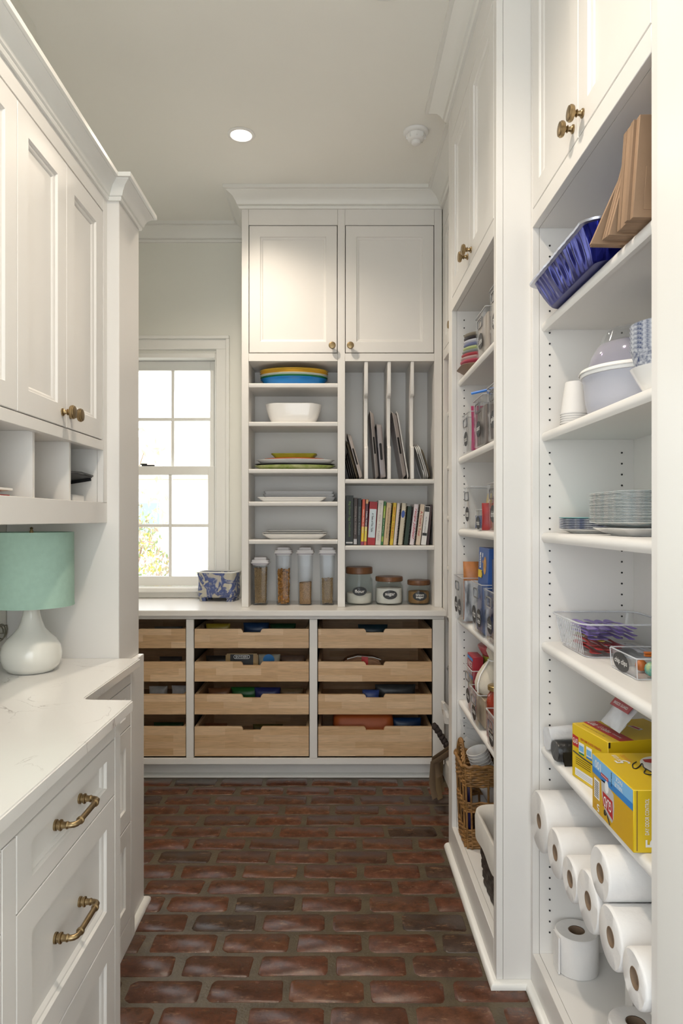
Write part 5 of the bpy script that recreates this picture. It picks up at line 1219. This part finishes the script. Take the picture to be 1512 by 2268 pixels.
# -- third shelf
abin((.602, 2.572, ZF3), .145, .24, .155, 'nearly empty clear bin at the far end of the tea shelf', ['tea'])
abin((.542, 2.375, ZF3), .105, .12, .07, 'small clear bin of gold sachets in front of the red packets', ['mix'], handle=False)
pouch('gold and black sachet leaning out of the small bin', (.42, .30, .08), (.540, 2.362, ZF3+.006), .050, .125, .010, (0, math.radians(8), .1))
pouch('gold sachet standing behind the black one', (.50, .38, .12), (.515, 2.385, ZF3+.006), .05, .12, .010, (0, math.radians(5), .1))
pouch('blue and yellow sachet at the bottom of the nearly empty bin', (.05, .10, .30), (.530, 2.530, ZF3+.006), .05, .045, .02, (0, 0, 1.2))
pouch('red sachet in front of the gold ones', (.36, .03, .03), (.500, 2.298, ZF3+.001), .04, .09, .012, (0, 0, 1.2))
abin((.602, 2.150, ZF3), .172, .24, .150, 'clear bin packed with red sachets at the near stile', ['drink'])
for i in range(4): pouch(('frontmost', 'second', 'third', 'rearmost')[i]+' bright red drink sachet packed in its bin', (.50, .03, .05), (.508+.046*i, 2.15, ZF3+.006), .12, .172-.01*(i % 2), .03, (0, math.radians(1), math.radians(6)))
# -- fourth shelf
def fX(dx, z0, y0): return lambda u, v, t: (-dx-.0005-t, y0-u, z0+v)
abin((.590, 2.645, ZF4), .165, .26, .170, 'clear bin with an orange snack bag at the far end of the cracker shelf', ['nuts', 'dried'], twin=True)
pouch('tall orange snack bag standing in the far bin', (.55, .20, .05), (.520, 2.632, ZF4+.007), .08, .220, .028, (0, math.radians(2), math.radians(84)))
pouch('zebra striped snack bag in front of the orange one', (.30, .30, .32), (.532, 2.598, ZF4+.007), .11, .15, .024, (0, math.radians(1), math.radians(86)), m=mat('zebra_pack', (.7, .7, .72), .4, col2=(.05, .05, .06), scale=40, stretch=(1, 1, .3)))
pouch('brown snack bag at the back of the far bin', (.25, .09, .04), (.560, 2.675, ZF4+.007), .12, .18, .035, (0, 0, math.radians(88)))
abin((.602, 2.352, ZF4), .178, .26, .172, 'clear bin holding a blue cracker carton', ['ritz', 'cheese\nits'], twin=True)
cbx = thing('cracker_box', 'blue cracker carton with a yellow base band and a round cracker', 'box', (.5005, 2.352, ZF4+.0055), (0, math.radians(2), 0))
obj('carton', MB().box(-.012, .055, -.078, .078, 0, .285), col('carton_blue', (.025, .085, .30), .4), cbx, local=True, bev=.001)
fc = lambda u, v, t: (-.0124-t, -u*.9, v+.170)
print_on(cbx, fc, R4(-.084, -.015, .012, .038), YBOX); print_on(cbx, fc, R4(-.060, -.042, .045, .098), WINK); ink(cbx, 'CRACKERS', .040, .007, fc, -.074, .07, WINK, rot=PI/2)
for k in range(7): print_on(cbx, fc, R4(-.058, -.044, .050+.006*k, .052+.006*k), BINK, t0=.0007)
print_on(cbx, fc, [(.030+.024*math.cos(a), .056+.030*math.sin(a)) for a in [i*PI/10 for i in range(20)]], mat('cracker', (.55, .28, .06), .6, var=.4, scale=60)); print_on(cbx, fc, [(-.016+.009*math.cos(a), .024+.012*math.sin(a)) for a in [i*PI/8 for i in range(16)]], BINK, t0=.0008); print_on(cbx, fc, [(-.016+.006*math.cos(a), .024+.008*math.sin(a)) for a in [i*PI/8 for i in range(16)]], YBOX, t0=.0012)
print_on(cbx, fc, [(-.012+.006*math.cos(a), .090+.008*math.sin(a)) for a in [i*PI/8 for i in range(16)]], WINK, t0=.0005); ink(cbx, 'GARLIC', .026, .008, fc, -.006, .068, ORI)
pouch('orange cheese cracker bag inside the blue carton bin', (.52, .17, .02), (.640, 2.35, ZF4+.007), .13, .15, .035, (0, 0, .05))
abin((.602, 2.150, ZF4), .172, .26, .165, 'clear bin of mixed snack packs by the near stile', ['bars'])
pack('snack_box', 'dark navy snack box standing behind the blue carton', (.015, .025, .09), .495, .545, 2.085, 2.215, ZF4+.006, ZF4+.26)
pouch('tan snack bag in the mixed snack bin', (.45, .30, .15), (.600, 2.15, ZF4+.007), .13, .13, .05, (0, 0, .05))
# -- fifth shelf
abin((.612, 2.584, ZF5), .150, .25, .165, 'clear bin with a red rice carton at the far end of the low snack shelf', ['rice'])
rb_ = thing('rice_box', 'red rice carton with white lettering and a blue band', 'box', (.518, 2.592, ZF5+.0045))
obj('carton', MB().box(-.02, .018, -.052, .052, 0, .205), col('rice_red', (.34, .015, .03), .4), rb_, local=True, bev=.001)
frb = lambda u, v, t: (-.0204-t, -u, v)
ink(rb_, 'RICE', .066, .020, frb, .004, .172, WINK); ink(rb_, 'RONI', .07, .018, frb, .006, .148, WINK); print_on(rb_, frb, R4(-.04, .05, .121, .135), BLUED); print_on(rb_, frb, R4(-.04, .05, .08, .12), mat('rice_photo', (.60, .45, .22), .6, var=.5, scale=60)); print_on(rb_, frb, R4(-.051, .051, .188, .199), BLUED)
rc_ = thing('popcorn_tub', 'red lidded tub with a yellow band standing in the low snack shelf', 'tub', (.606, 2.582, ZF5+.0045))
obj('tub_body', MB().lathe([(.045, 0), (.047, .002), (.062, .20), (.062, .21)], 40), col('tub_red', (.30, .015, .02), .4), rc_, local=True)
obj('band', MB().lathe([(.0605, .165), (.0632, .205), (.0622, .205), (.0597, .165)], 40, cap0=False, cap1=False), mat('band_yellow', (.5, .42, .05), .5, col2=(.1, .2, .05), scale=50), rc_, local=True)
obj('lid', MB().lathe([(.066, .2105), (.080, .236), (.082, .240), (.079, .243), (.0005, .246)], 40, cap1=False), mat('lid_red', (.42, .02, .035), .35, col2=(.55, .25, .25), scale=35), rc_, local=True, smooth=50)
CLOTH = mat('muslin', (.66, .60, .50), .85, var=.12, scale=14, bump=.4, bscale=60)
fb = thing('cloth_sack', 'gathered cream cloth sack tied with a drawstring', 'sack', (.545, 2.424, ZF5+.1045), (0, math.radians(4), 0))
def sack(prof, n=36):
    return MB().rings([[(r*math.cos(a)*(1+w*math.sin(7*a+z*30)), r*1.0*math.sin(a)*(1+w*math.sin(5*a+z*50)), z) for a in [i*2*PI/n for i in range(n)]] for r, z, w in prof])
obj('sack_body', sack([(.045, 0, .02), (.060, .010, .03), (.064, .035, .04), (.058, .065, .05), (.042, .095, .08), (.024, .118, .12)]), CLOTH, fb, local=True, smooth=70)
obj('sack_neck', sack([(.020, .1185, .1), (.022, .130, .14), (.030, .150, .16), (.025, .168, .2), (.010, .176, .25)]), CLOTH, fb, local=True, smooth=70)
obj('drawstring', MB().torus((0, 0, .1178), .024, .003, 20, 6).tube([(-.025, -.01, .117), (-.038, -.022, .098), (-.055, -.030, .07), (-.062, -.034, .04), (-.060, -.036, .01)], .0026, 6), WHITEM, fb, local=True, smooth=60)
abin((.602, 2.420, ZF5), .160, .25, .120, 'clear bin of cream pasta packs under the cloth sack', ['pasta'])
pack('pasta_box', 'cream pasta carton in the bin under the cloth sack', (.50, .40, .28), .50, .70, 2.352, 2.488, ZF5+.0045, ZF5+.100)
abin((.602, 2.150, ZF5), .150, .25, .11, 'low clear bin of brown packs beside the sauce jar', ['soup'])
pack('soup_box', 'brown carton in the low bin beside the sauce jar', (.28, .14, .09), .51, .70, 2.09, 2.21, ZF5+.0045, ZF5+.095)
sj = thing('sauce_jar', 'glass jar of red tomato sauce with a gold lid', 'jar', (.532, 2.282, ZF5))
obj('jar_body', MB().lathe([(.036, 0), (.04, .004), (.04, .118), (.035, .138), (.030, .146), (.030, .153)], 32), mat('tomato_sauce', (.33, .03, .01), .12, var=.4, scale=40, coat=.5), sj, local=True, smooth=50)
obj('lid', MB().lathe([(.033, .1535), (.0355, .155), (.0355, .168), (.033, .170)], 32), mat('gold_lid', (.42, .30, .12), .3, metal=.8), sj, local=True)
# -- base: wicker basket, cups, lined basket, film
ZFB = .118+E
WICK = mat('wicker', (.34, .17, .05), .5, var=.5, scale=30); WICKD = mat('dark_wicker', (.045, .032, .025), .55, var=.4, scale=40)
def loop_pts(hx, hy, r, n=7): return rr_poly(-hx, hx, -hy, hy, r, n)
def dens(P, step):
    out = []
    for i in range(len(P)):
        a, b = P[i], P[(i+1) % len(P)]; L_ = math.hypot(b[0]-a[0], b[1]-a[1]); m = max(1, int(L_/step))
        for k in range(m): out.append((a[0]+(b[0]-a[0])*k/m, a[1]+(b[1]-a[1])*k/m))
    return out
wb_ = thing('wicker_basket', 'tall honey-coloured wicker basket with a twisted handle', 'basket', (.592, 2.652, ZFB))
def hxy(z): k = z/.315; return .112+.012*k, .080+.012*k
for z0, z1, n in ((.0072, .070, 9), (.140, .172, 5), (.236, .300, 9)):
    for i in range(n):
        zz = z0+(z1-z0)*i/(n-1); hx, hy = hxy(zz); P = dens(loop_pts(hx, hy, .03), .010)
        path = [(x*(1+.022*math.sin(j*PI/2.2+i*PI)), y*(1+.03*math.sin(j*PI/2.2+i*PI)), zz+.0012*math.sin(j*.8+i)) for j, (x, y) in enumerate(P)]
        obj('weave_strand', MB().tube(path, .0044, 6, closed=True), WICK, wb_, local=True, smooth=70)
P0 = dens(loop_pts(1, .74, .2, 2), .42)
for j, (u, v) in enumerate(P0):
    pth = []
    for zz in (.0, .1, .2, .31):
        hx, hy = hxy(zz); pth.append((u*hx, v/.74*hy, zz))
    obj('stake', MB().tube(pth, .0042, 6), WICK, wb_, local=True, smooth=70)
hx, hy = hxy(.31); obj('rim', MB().tube([(x, y, .309+.003*math.sin(i*1.3)) for i, (x, y) in enumerate(dens(loop_pts(hx+.004, hy+.004, .03), .01))], .0068, 8, closed=True), WICK, wb_, local=True, smooth=70)
obj('base', MB().rings([[(x, y, z) for x, y in loop_pts(.110, .078, .03)] for z in (0.0, .003)]), WICK, wb_, local=True)
ar = [(-.118, -.055+.11*t_, .305+.075*math.sin(PI*t_)) for t_ in [i/12 for i in range(13)]]
for ph in (0, 2.1, 4.2):
    pth = []
    for i in range(49):
        t_ = i/48; k = t_*12; a = min(int(k), 11); f_ = k-a; q = [ar[a][c_]+(ar[a+1][c_]-ar[a][c_])*f_ for c_ in range(3)]
        pth.append((q[0]+.0055*math.cos(t_*34+ph), q[1]+.003*math.sin(t_*34+ph), q[2]+.0055*math.sin(t_*34+ph)))
    obj('handle_strand', MB().tube(pth, .0045, 6), WICK, wb_, local=True, smooth=70)
cupp = MB().lathe([(.024, -.09), (.026, -.088), (.039, -.004), (.0405, -.002), (.0415, 0), (.0385, .0005), (.0375, -.004), (.0245, -.085), (.0005, -.085)], 32, cap1=False)
ax = Vector((-.34, -.10, .93)).normalized(); rotq = ax.to_track_quat('Z', 'Y').to_euler()
o0 = Vector((.532, 2.640, ZFB+.345))
pc = solo('paper_cup', cupp, CUPW, 'white paper cup nested in the tilted stack inside the wicker basket', 'cup', o0, rotq, 'paper cups tilted in the basket', smooth=50)
copies(pc, 11, lambda i, c: setattr(c, 'location', o0-ax*.0128*i))
pouch('deep blue plastic bag stuffed in the wicker basket', (.02, .025, .16), (.503, 2.658, ZFB+.006), .10, .20, .020, (0, 0, .04))
lb_ = thing('lined_basket', 'low dark woven basket with a white cloth liner', 'basket', (.608, 2.226, ZFB))
for i in range(14):
    zz = .0100+.0152*i; k = zz/.22; hx, hy = .108+.018*k, .148+.022*k; P = dens(loop_pts(hx, hy, .05), .014)
    obj('weave_strand', MB().tube([(x*(1+.016*math.sin(j*PI/1.8+i*PI)), y*(1+.012*math.sin(j*PI/1.8+i*PI)), zz) for j, (x, y) in enumerate(P)], .0082, 6, closed=True), WICKD, lb_, local=True, smooth=70)
obj('base', MB().rings([[(x, y, z) for x, y in loop_pts(.100, .140, .05)] for z in (0, .004)]), WICKD, lb_, local=True)
LIN = mat('liner_linen', (.74, .71, .66), .85, var=.06, scale=20, bump=.3, bscale=40)
def lr(o, z, w=0): return [(x*(1+w*math.sin(j*.9)), y*(1+w*math.sin(j*.7)), z+.006*math.sin(j*.45)*(1 if w else 0)) for j, (x, y) in enumerate(dens(loop_pts(.126+o, .170+o, .055), .014))]
N0 = len(lr(0, 0))
def lr2(s, z, w=0): return [(x*s, y*s, z+w*.006*math.sin(j*.45)) for j, (x, y) in enumerate(dens(loop_pts(.126, .170, .055), .014))]
obj('liner', MB().rings([lr2(1.09, .150, 1), lr2(1.10, .18, .6), lr2(1.105, .215), lr2(1.075, .234), lr2(1.02, .234), lr2(.87, .205), lr2(.80, .12), lr2(.76, .05), lr2(.765, .05), lr2(.81, .12), lr2(.885, .207), lr2(1.025, .231), lr2(1.07, .231), lr2(1.095, .215), lr2(1.09, .18, .6), lr2(1.08, .150, 1)], False, False, closed=True), LIN, lb_, local=True, smooth=70)
fm = thing('plastic_wrap', 'crumpled clear plastic wrap poking out above the wicker basket', 'wrap', (.600, 2.70, ZFB+.335))
vs = []; fs = []; rq = random.Random(11); n1, n2 = 14, 8
for i in range(n1+1):
    for j in range(n2+1):
        vs.append((-.115+.20*i/n1, .020+rq.uniform(-.012, .012)+.02*math.sin(i*.9), .0+.085*j/n2*(1-.3*abs(i/n1-.5))+rq.uniform(-.006, .006)+.025*(1-i/n1)))
for i in range(n1):
    for j in range(n2): a = i*(n2+1)+j; fs.append((a, a+n2+1, a+n2+2, a+1))
obj('film', MB().add(vs, fs), FILM, fm, local=True, smooth=20)

# ================================================================== CORNER SHELVES: bags and basket
gb = thing('bag_basket', 'dark rope-handled basket of kraft gift bags in the corner shelving', 'basket', (.66, 3.26, .1055))
obj('basket', rect_dish(.185, .27, .205, .31, .15, .03, .004), WICKD, gb, local=True)
hp = []
for i in range(80):
    t_ = i/79; hp.append((-.10-.095*t_+.003*math.cos(t_*60), .035+.04*t_+.003*math.sin(t_*60), .10+.155*t_-.03*max(0, t_-.8)))
obj('rope_handle', MB().tube(hp, [.0125+.0015*(k_ % 3) for k_ in range(78)]+[.011, .006], 8), mat('dark_rope', (.03, .02, .017), .8, bump=.8, bscale=90), gb, local=True, smooth=60)
KR3 = mat('kraft_bag', (.36, .22, .13), .7, var=.2, scale=12)
kb = thing('gift_bag', 'kraft gift bag standing in the corner basket', 'bag', (.675, 3.235, .1125))
obj('bag_body', MB().box(-.05, .04, -.05, .05, 0, .20), KR3, kb, local=True, bev=.003)
for k, (yo, drop, out) in enumerate(((-.045, .155, .115), (-.015, .17, .085), (.015, .11, .10), (.04, .16, .065), (-.03, .07, .09))):
    o2 = out+.055; pts = [(-.052, yo, .185), (-.12, yo-.01, .178), (-.065-o2, yo, .11), (-.065-o2*1.0, yo+.012, .155-drop*.9), (-.065-o2*.96, yo+.02, .122-drop), (-.065-o2*.9, yo+.02, .11-drop*1.1)]
    rs = []
    for i, p in enumerate(pts):
        q0, q1 = pts[max(i-1, 0)], pts[min(i+1, len(pts)-1)]; d_ = Vector((q1[0]-q0[0], 0, q1[2]-q0[2])).normalized(); n_ = Vector((-d_.z, .45, d_.x))*(.012+.004*((i+k) % 2)); m_ = Vector((0, .0014, 0)); P_ = Vector(p)
        rs.append([tuple(P_-n_), tuple(P_-n_+m_), tuple(P_+n_+m_), tuple(P_+n_)])
    obj('ribbon', MB().rings(rs), mat('ribbon_%d' % k, (.22+.05*(k % 2), .15+.03*(k % 2), .09), .6), kb, local=True, smooth=70)
vs = []; rq = random.Random(2)
tp = thing('tissue_paper', 'crumpled white tissue paper above the rope handle', 'tissue', (.575, 3.405, .345))
obj('tissue', MB().rings([[((.045-.02*k)*math.cos(a)*rq.uniform(.7, 1.25)-.03*k, (.05-.012*k)*math.sin(a)*rq.uniform(.7, 1.25), .055*k) for a in [i*2*PI/14 for i in range(14)]] for k in (0, .6, 1.2, 1.8)]), PAPER, tp, local=True, smooth=20)
pack('snack_box', 'pink and white carton on the upper corner shelf', (.55, .30, .28), .60, .70, 3.30, 3.56, 1.9006, 2.02)
pack('snack_box', 'white carton with a green edge on a corner shelf', (.55, .58, .48), .60, .70, 3.30, 3.56, 1.6206, 1.80)
abin((.685, 3.43, 1.3606), .16, .22, .15, 'clear bin in the shadowed corner shelving', ['misc'])
abin((.685, 3.43, .5806), .16, .22, .15, 'clear bin low in the shadowed corner shelving', ['mail'])

# ================================================================== FOOD IN THE PULL-OUT TRAYS
def tray_bag(ci, ri, u, v, w, h, t, c, label, rot=(0, 0, 0), m=None):
    x0, x1, z0, z1 = TRAYS[ci, ri]
    return pouch(label, c, (x0+(x1-x0)*u, Yf+.05+.40*v, z0+.0015), w, h, t, (rot[0], rot[1], rot[2]+PI/2), m=m)
pouch_specs = [
 (1, 0, .14, .3, .13, .085, .03, (.50, .36, .03), 'yellow packet in the top middle tray'), (1, 0, .50, .4, .14, .085, .05, (.02, .06, .16), 'navy bag in the top middle tray'), (1, 0, .76, .4, .14, .08, .05, (.02, .08, .03), 'dark green bag in the top middle tray'),
 (1, 1, .64, .2, .12, .10, .05, (.55, .52, .42), 'cream snack bag with a navy emblem in the second middle tray'), (1, 1, .86, .3, .13, .085, .05, (.22, .14, .10), 'brown bag at the side of the second middle tray'), (1, 1, .14, .3, .13, .085, .05, (.05, .04, .035), 'black bag at the corner of the second middle tray'),
 (1, 2, .40, .3, .15, .085, .05, (.02, .15, .03), 'green bag in the third middle tray'), (1, 2, .62, .25, .14, .088, .05, (.03, .04, .18), 'indigo bag in the third middle tray'), (1, 2, .15, .3, .12, .08, .05, (.28, .12, .05), 'rust coloured bag in the third middle tray'), (1, 2, .85, .3, .13, .08, .05, (.24, .16, .08), 'tan bag in the third middle tray'),
 (1, 3, .12, .3, .12, .105, .05, (.25, .09, .04), 'rust bag in the deep middle tray'), (1, 3, .62, .3, .16, .10, .05, (.12, .09, .02), 'olive bag in the deep middle tray'),
 (2, 0, .50, .4, .16, .075, .05, (.02, .05, .07), 'dark teal bag in the top tray beside the corner'), (2, 2, .47, .15, .09, .085, .04, (.05, .09, .32), 'blue and white packet in the third tray beside the corner'), (2, 2, .72, .4, .22, .09, .05, (.07, .075, .08), 'slate bag in the third tray beside the corner'),
 (2, 3, .82, .3, .16, .135, .05, (.01, .05, .16), 'shiny blue bag beside the orange pack in the deep tray'), (0, 0, .8, .3, .15, .07, .05, (.20, .20, .19), 'grey bag in the top tray under the window'),
 (0, 2, .70, .3, .10, .09, .04, (.55, .55, .56), 'white packet in the third tray under the window'), (0, 2, .90, .3, .08, .093, .04, (.6, .6, .62), 'small white packet at the end of the third tray under the window'), (0, 3, .8, .3, .16, .11, .05, (.03, .08, .03), 'dark green bag in the deep tray under the window'), (0, 1, .82, .3, .12, .08, .05, (.06, .05, .05), 'black bag in the second tray under the window')]
for (ci, ri, u, v, w, h, t, c, lab) in pouch_specs: tray_bag(ci, ri, u, v, w, h, t, c, lab)
x0, x1, z0, z1 = TRAYS[1, 1]
sn = thing('pretzel_bag', 'tan and black pretzel bag with an oval emblem standing in a tray', 'bag', (x0+(x1-x0)*.39, Yf+.085, z0+.001), (math.radians(-6), 0, 0))
obj('bag', MB().box(-.085, .085, -.015, .015, 0, .112), col('pretzel_tan', (.36, .22, .07), .4), sn, local=True, bev=.006, seg=2)
fz_ = lambda u, v, t: (u, -.0153-t, v)
print_on(sn, fz_, R4(-.06, .06, .01, .108), BINK); print_on(sn, fz_, rr_poly(-.042, .042, .085, .105, .009, 4), WINK, t0=.0007); print_on(sn, fz_, rr_poly(-.040, .040, .087, .103, .008, 4), BINK, t0=.0011); ink(sn, 'SNYDERS', .066, .010, fz_, 0, .095, WINK, t=.0018)
cp_ = [o for o in bpy.data.objects if o.get('label', '').startswith('cream snack bag')][0]
obj('emblem', MB().lathe([(.030, -.0262), (.030, -.0256)], 24, (0, 0, .075), 'x'), BLUED, cp_, local=True)
x0, x1, z0, z1 = TRAYS[2, 1]
brd = thing('bread_loaf', 'bagged bread loaf with a red band in a pull-out tray', 'bread', (x0+(x1-x0)*.38, Yf+.11, z0+.001))
obj('loaf', MB().prism([(-.10, 0), (.10, 0), (.10, .075), (.06, .092), (-.02, .098), (-.08, .084), (-.10, .06)], 'y', -.04, .05), mat('bread', (.27, .13, .06), .6, var=.3, scale=30), brd, local=True, bev=.008, seg=2)
obj('red_band', MB().prism([(.0, .002), (.034, .002), (.034, .0975), (.0, .1005)], 'y', -.0415, -.0405), REDI, brd, local=True)
obj('bag_edge', MB().tube([(-.075, -.035, .086), (-.02, -.035, .101), (.06, -.035, .095), (.1, -.035, .083)], .002, 5), WINK, brd, local=True)
x0, x1, z0, z1 = TRAYS[2, 3]
op = thing('orange_pack', 'large plain orange soft pack filling the deep tray', 'bag', (x0+(x1-x0)*.40, Yf+.20, z0+.001))
obj('pack', MB().rings([[(x*s, y*s2, zz) for x, y in rr_poly(-.16, .16, -.12, .12, .04, 5)] for s, s2, zz in ((.95, .95, 0), (1, 1, .02), (1.0, 1.0, .11), (.97, .95, .155), (.90, .85, .168), (.7, .6, .172))]), mat('orange_soft', (.50, .11, .02), .5, var=.15, scale=8), op, local=True, smooth=60)

# ================================================================== CEILING FITTINGS
sd = thing('smoke_detector', 'round white smoke detector on the ceiling near the crown', 'detector', (.352, 3.085, CEIL-.001))
obj('mounting_plate', MB().lathe([(.056, 0), (.056, -.006), (.053, -.010), (.046, -.014)], 40), WHITEM, sd, local=True, smooth=45)
obj('chamber', MB().lathe([(.040, -.0145), (.040, -.020), (.037, -.034), (.030, -.040), (.022, -.042)], 40), WHITEM, sd, local=True, smooth=45)
for i in range(8):
    a = i*PI/4; obj('vent_fin', MB().box(.036, .043, -.002, .002, -.034, -.0146), WHITEM, sd, local=True).rotation_euler = (0, 0, a)
obj('sensor_cap', MB().lathe([(.020, -.0425), (.020, -.052), (.016, -.056), (.001, -.057)], 28), WHITEM, sd, local=True, smooth=45)
cv = thing('ceiling_speaker', 'round white cover plate set into the ceiling over the aisle', 'speaker', (.157, 2.24, CEIL-.001))
obj('ring', MB().lathe([(.050, 0), (.062, 0), (.062, -.004), (.058, -.006), (.050, -.005)], 40, cap0=False, cap1=False), WHITEM, cv, local=True, smooth=45)
obj('grille', MB().lathe([(.0495, -.001), (.0495, -.004), (.03, -.0048)], 40), WHITEM, cv, local=True, smooth=45)

# ================================================================== GARDEN OUTSIDE THE WINDOW
GRASS = mat('garden_ground', (.62, .60, .54), .9, var=.3, scale=3)
struct('ground_outside', MB().box(-14, 14, 4.26, 40, -.5, -.3), GRASS)
def shrub(name, label, loc, rx, ry, h, n, cols_, ls, stem=True, seed=1, cat='shrub'):
    t = thing(name, label, cat, loc); rnd = random.Random(seed)
    for ci, c in enumerate(cols_):
        mb = MB()
        for i in range(n//len(cols_)):
            a = rnd.uniform(0, 2*PI); b = rnd.uniform(-1, 1); q = rnd.uniform(.55, 1)**.5; s = ls*rnd.uniform(.6, 1.3)
            p = Vector((rx*q*math.cos(a)*math.sqrt(1-b*b), ry*q*math.sin(a)*math.sqrt(1-b*b), h*.55+h*.45*b*q))
            M = Euler((rnd.uniform(0, 6), rnd.uniform(0, 6), rnd.uniform(0, 6))).to_matrix()
            mb.add([tuple(p+M @ Vector(v)) for v in ((-s, 0, 0), (0, -s*.4, s*.1), (s, 0, 0), (0, s*.4, s*.1))], [(0, 1, 2, 3)])
        o = obj('foliage', mb, mat('leaf_%s_%d' % (name, ci), c, .6), t, local=True, smooth=0); o['kind'] = 'stuff'
    if stem:
        for k in range(4): obj('stem', MB().tube([(0, 0, 0), (.15*rx*math.cos(k*1.6), .15*ry*math.sin(k*1.6), h*.4), (.5*rx*math.cos(k*1.6), .5*ry*math.sin(k*1.6), h*.75)], [.03, .02, .008], 6), mat('bark_%s_%d' % (name, k), (.25, .17, .11), .8), t, local=True)
    return t
shrub('flowering_shrub', 'leafy shrub with yellow blooms just outside the window', (-1.93, 6.0, -.3), .50, .5, 1.86, 4200, ((.26, .33, .15), (.40, .36, .24), (.46, .34, .27), (.58, .48, .12)), .024, seed=3)
shrub('garden_bush', 'low pale bush beyond the lower right window pane', (-1.75, 8.6, -.3), .5, .5, 1.0, 420, ((.42, .50, .32), (.52, .52, .40)), .04, seed=4)
shrub('garden_tree', 'pale tree in autumn leaf far beyond the window', (-5.6, 17.5, -.3), 1.5, 1.5, 4.4, 420, ((.66, .52, .30), (.70, .58, .40), (.50, .54, .36)), .11, seed=5, cat='tree')
bd = thing('garden_house', 'pale neighbouring house wall behind the trees', 'house', (-4.5, 24, -.3))
obj('wall', MB().box(-5, 5, 0, 5, 0, 3.0), mat('house_render', (.80, .78, .74), .8), bd, local=True)
obj('roof', MB().prism([(-5.4, 3.0), (5.4, 3.0), (0, 5.4)], 'y', -.4, 5.4), mat('roof_tile', (.62, .50, .40), .8), bd, local=True)
for xw in (-2.5, 1.5): 
    w_ = obj('window', MB().box(xw, xw+1.0, -.04, -.01, 1.0, 2.3), WHITEM, bd, local=True); obj('pane', MB().box(xw+.1, xw+.9, -.05, -.041, 1.1, 2.2), mat('far_pane_%d' % int(xw*10), (.3, .36, .42), .1), w_, local=True)
# ================================================================== DOWNLIGHTS AND CEILING FITTINGS
LENS = mat('lamp_lens', (1, .95, .85), .4, emit=((1, .86, .66), 14.0))
def downlight(x, y, label):
    t = thing('recessed_light', label, 'light', (x, y, CEIL))
    obj('trim_ring', MB().lathe([(.046, -.001), (.060, -.001), (.062, -.004), (.060, -.0065), (.048, -.008), (.046, -.006)], 40, (x, y, CEIL), cap0=False, cap1=False), WHITEM, t)
    obj('lens', MB().lathe([(.0455, -.0012), (.0455, -.004)], 32, (x, y, CEIL)), LENS, t)
    l = bpy.data.lights.new('downlight', 'SPOT'); l.energy = 34; l.spot_size = math.radians(140); l.spot_blend = .9; l.shadow_soft_size = .04; l.color = (1, .87, .72)
    o = bpy.data.objects.new('downlight_lamp', l); COL.objects.link(o); o.parent = t; o.location = (0, 0, -.02)
downlight(-.4255, 3.105, 'lit round recessed ceiling light in front of the window nook')
downlight(-.10, 1.35, 'lit round recessed ceiling light over the aisle')
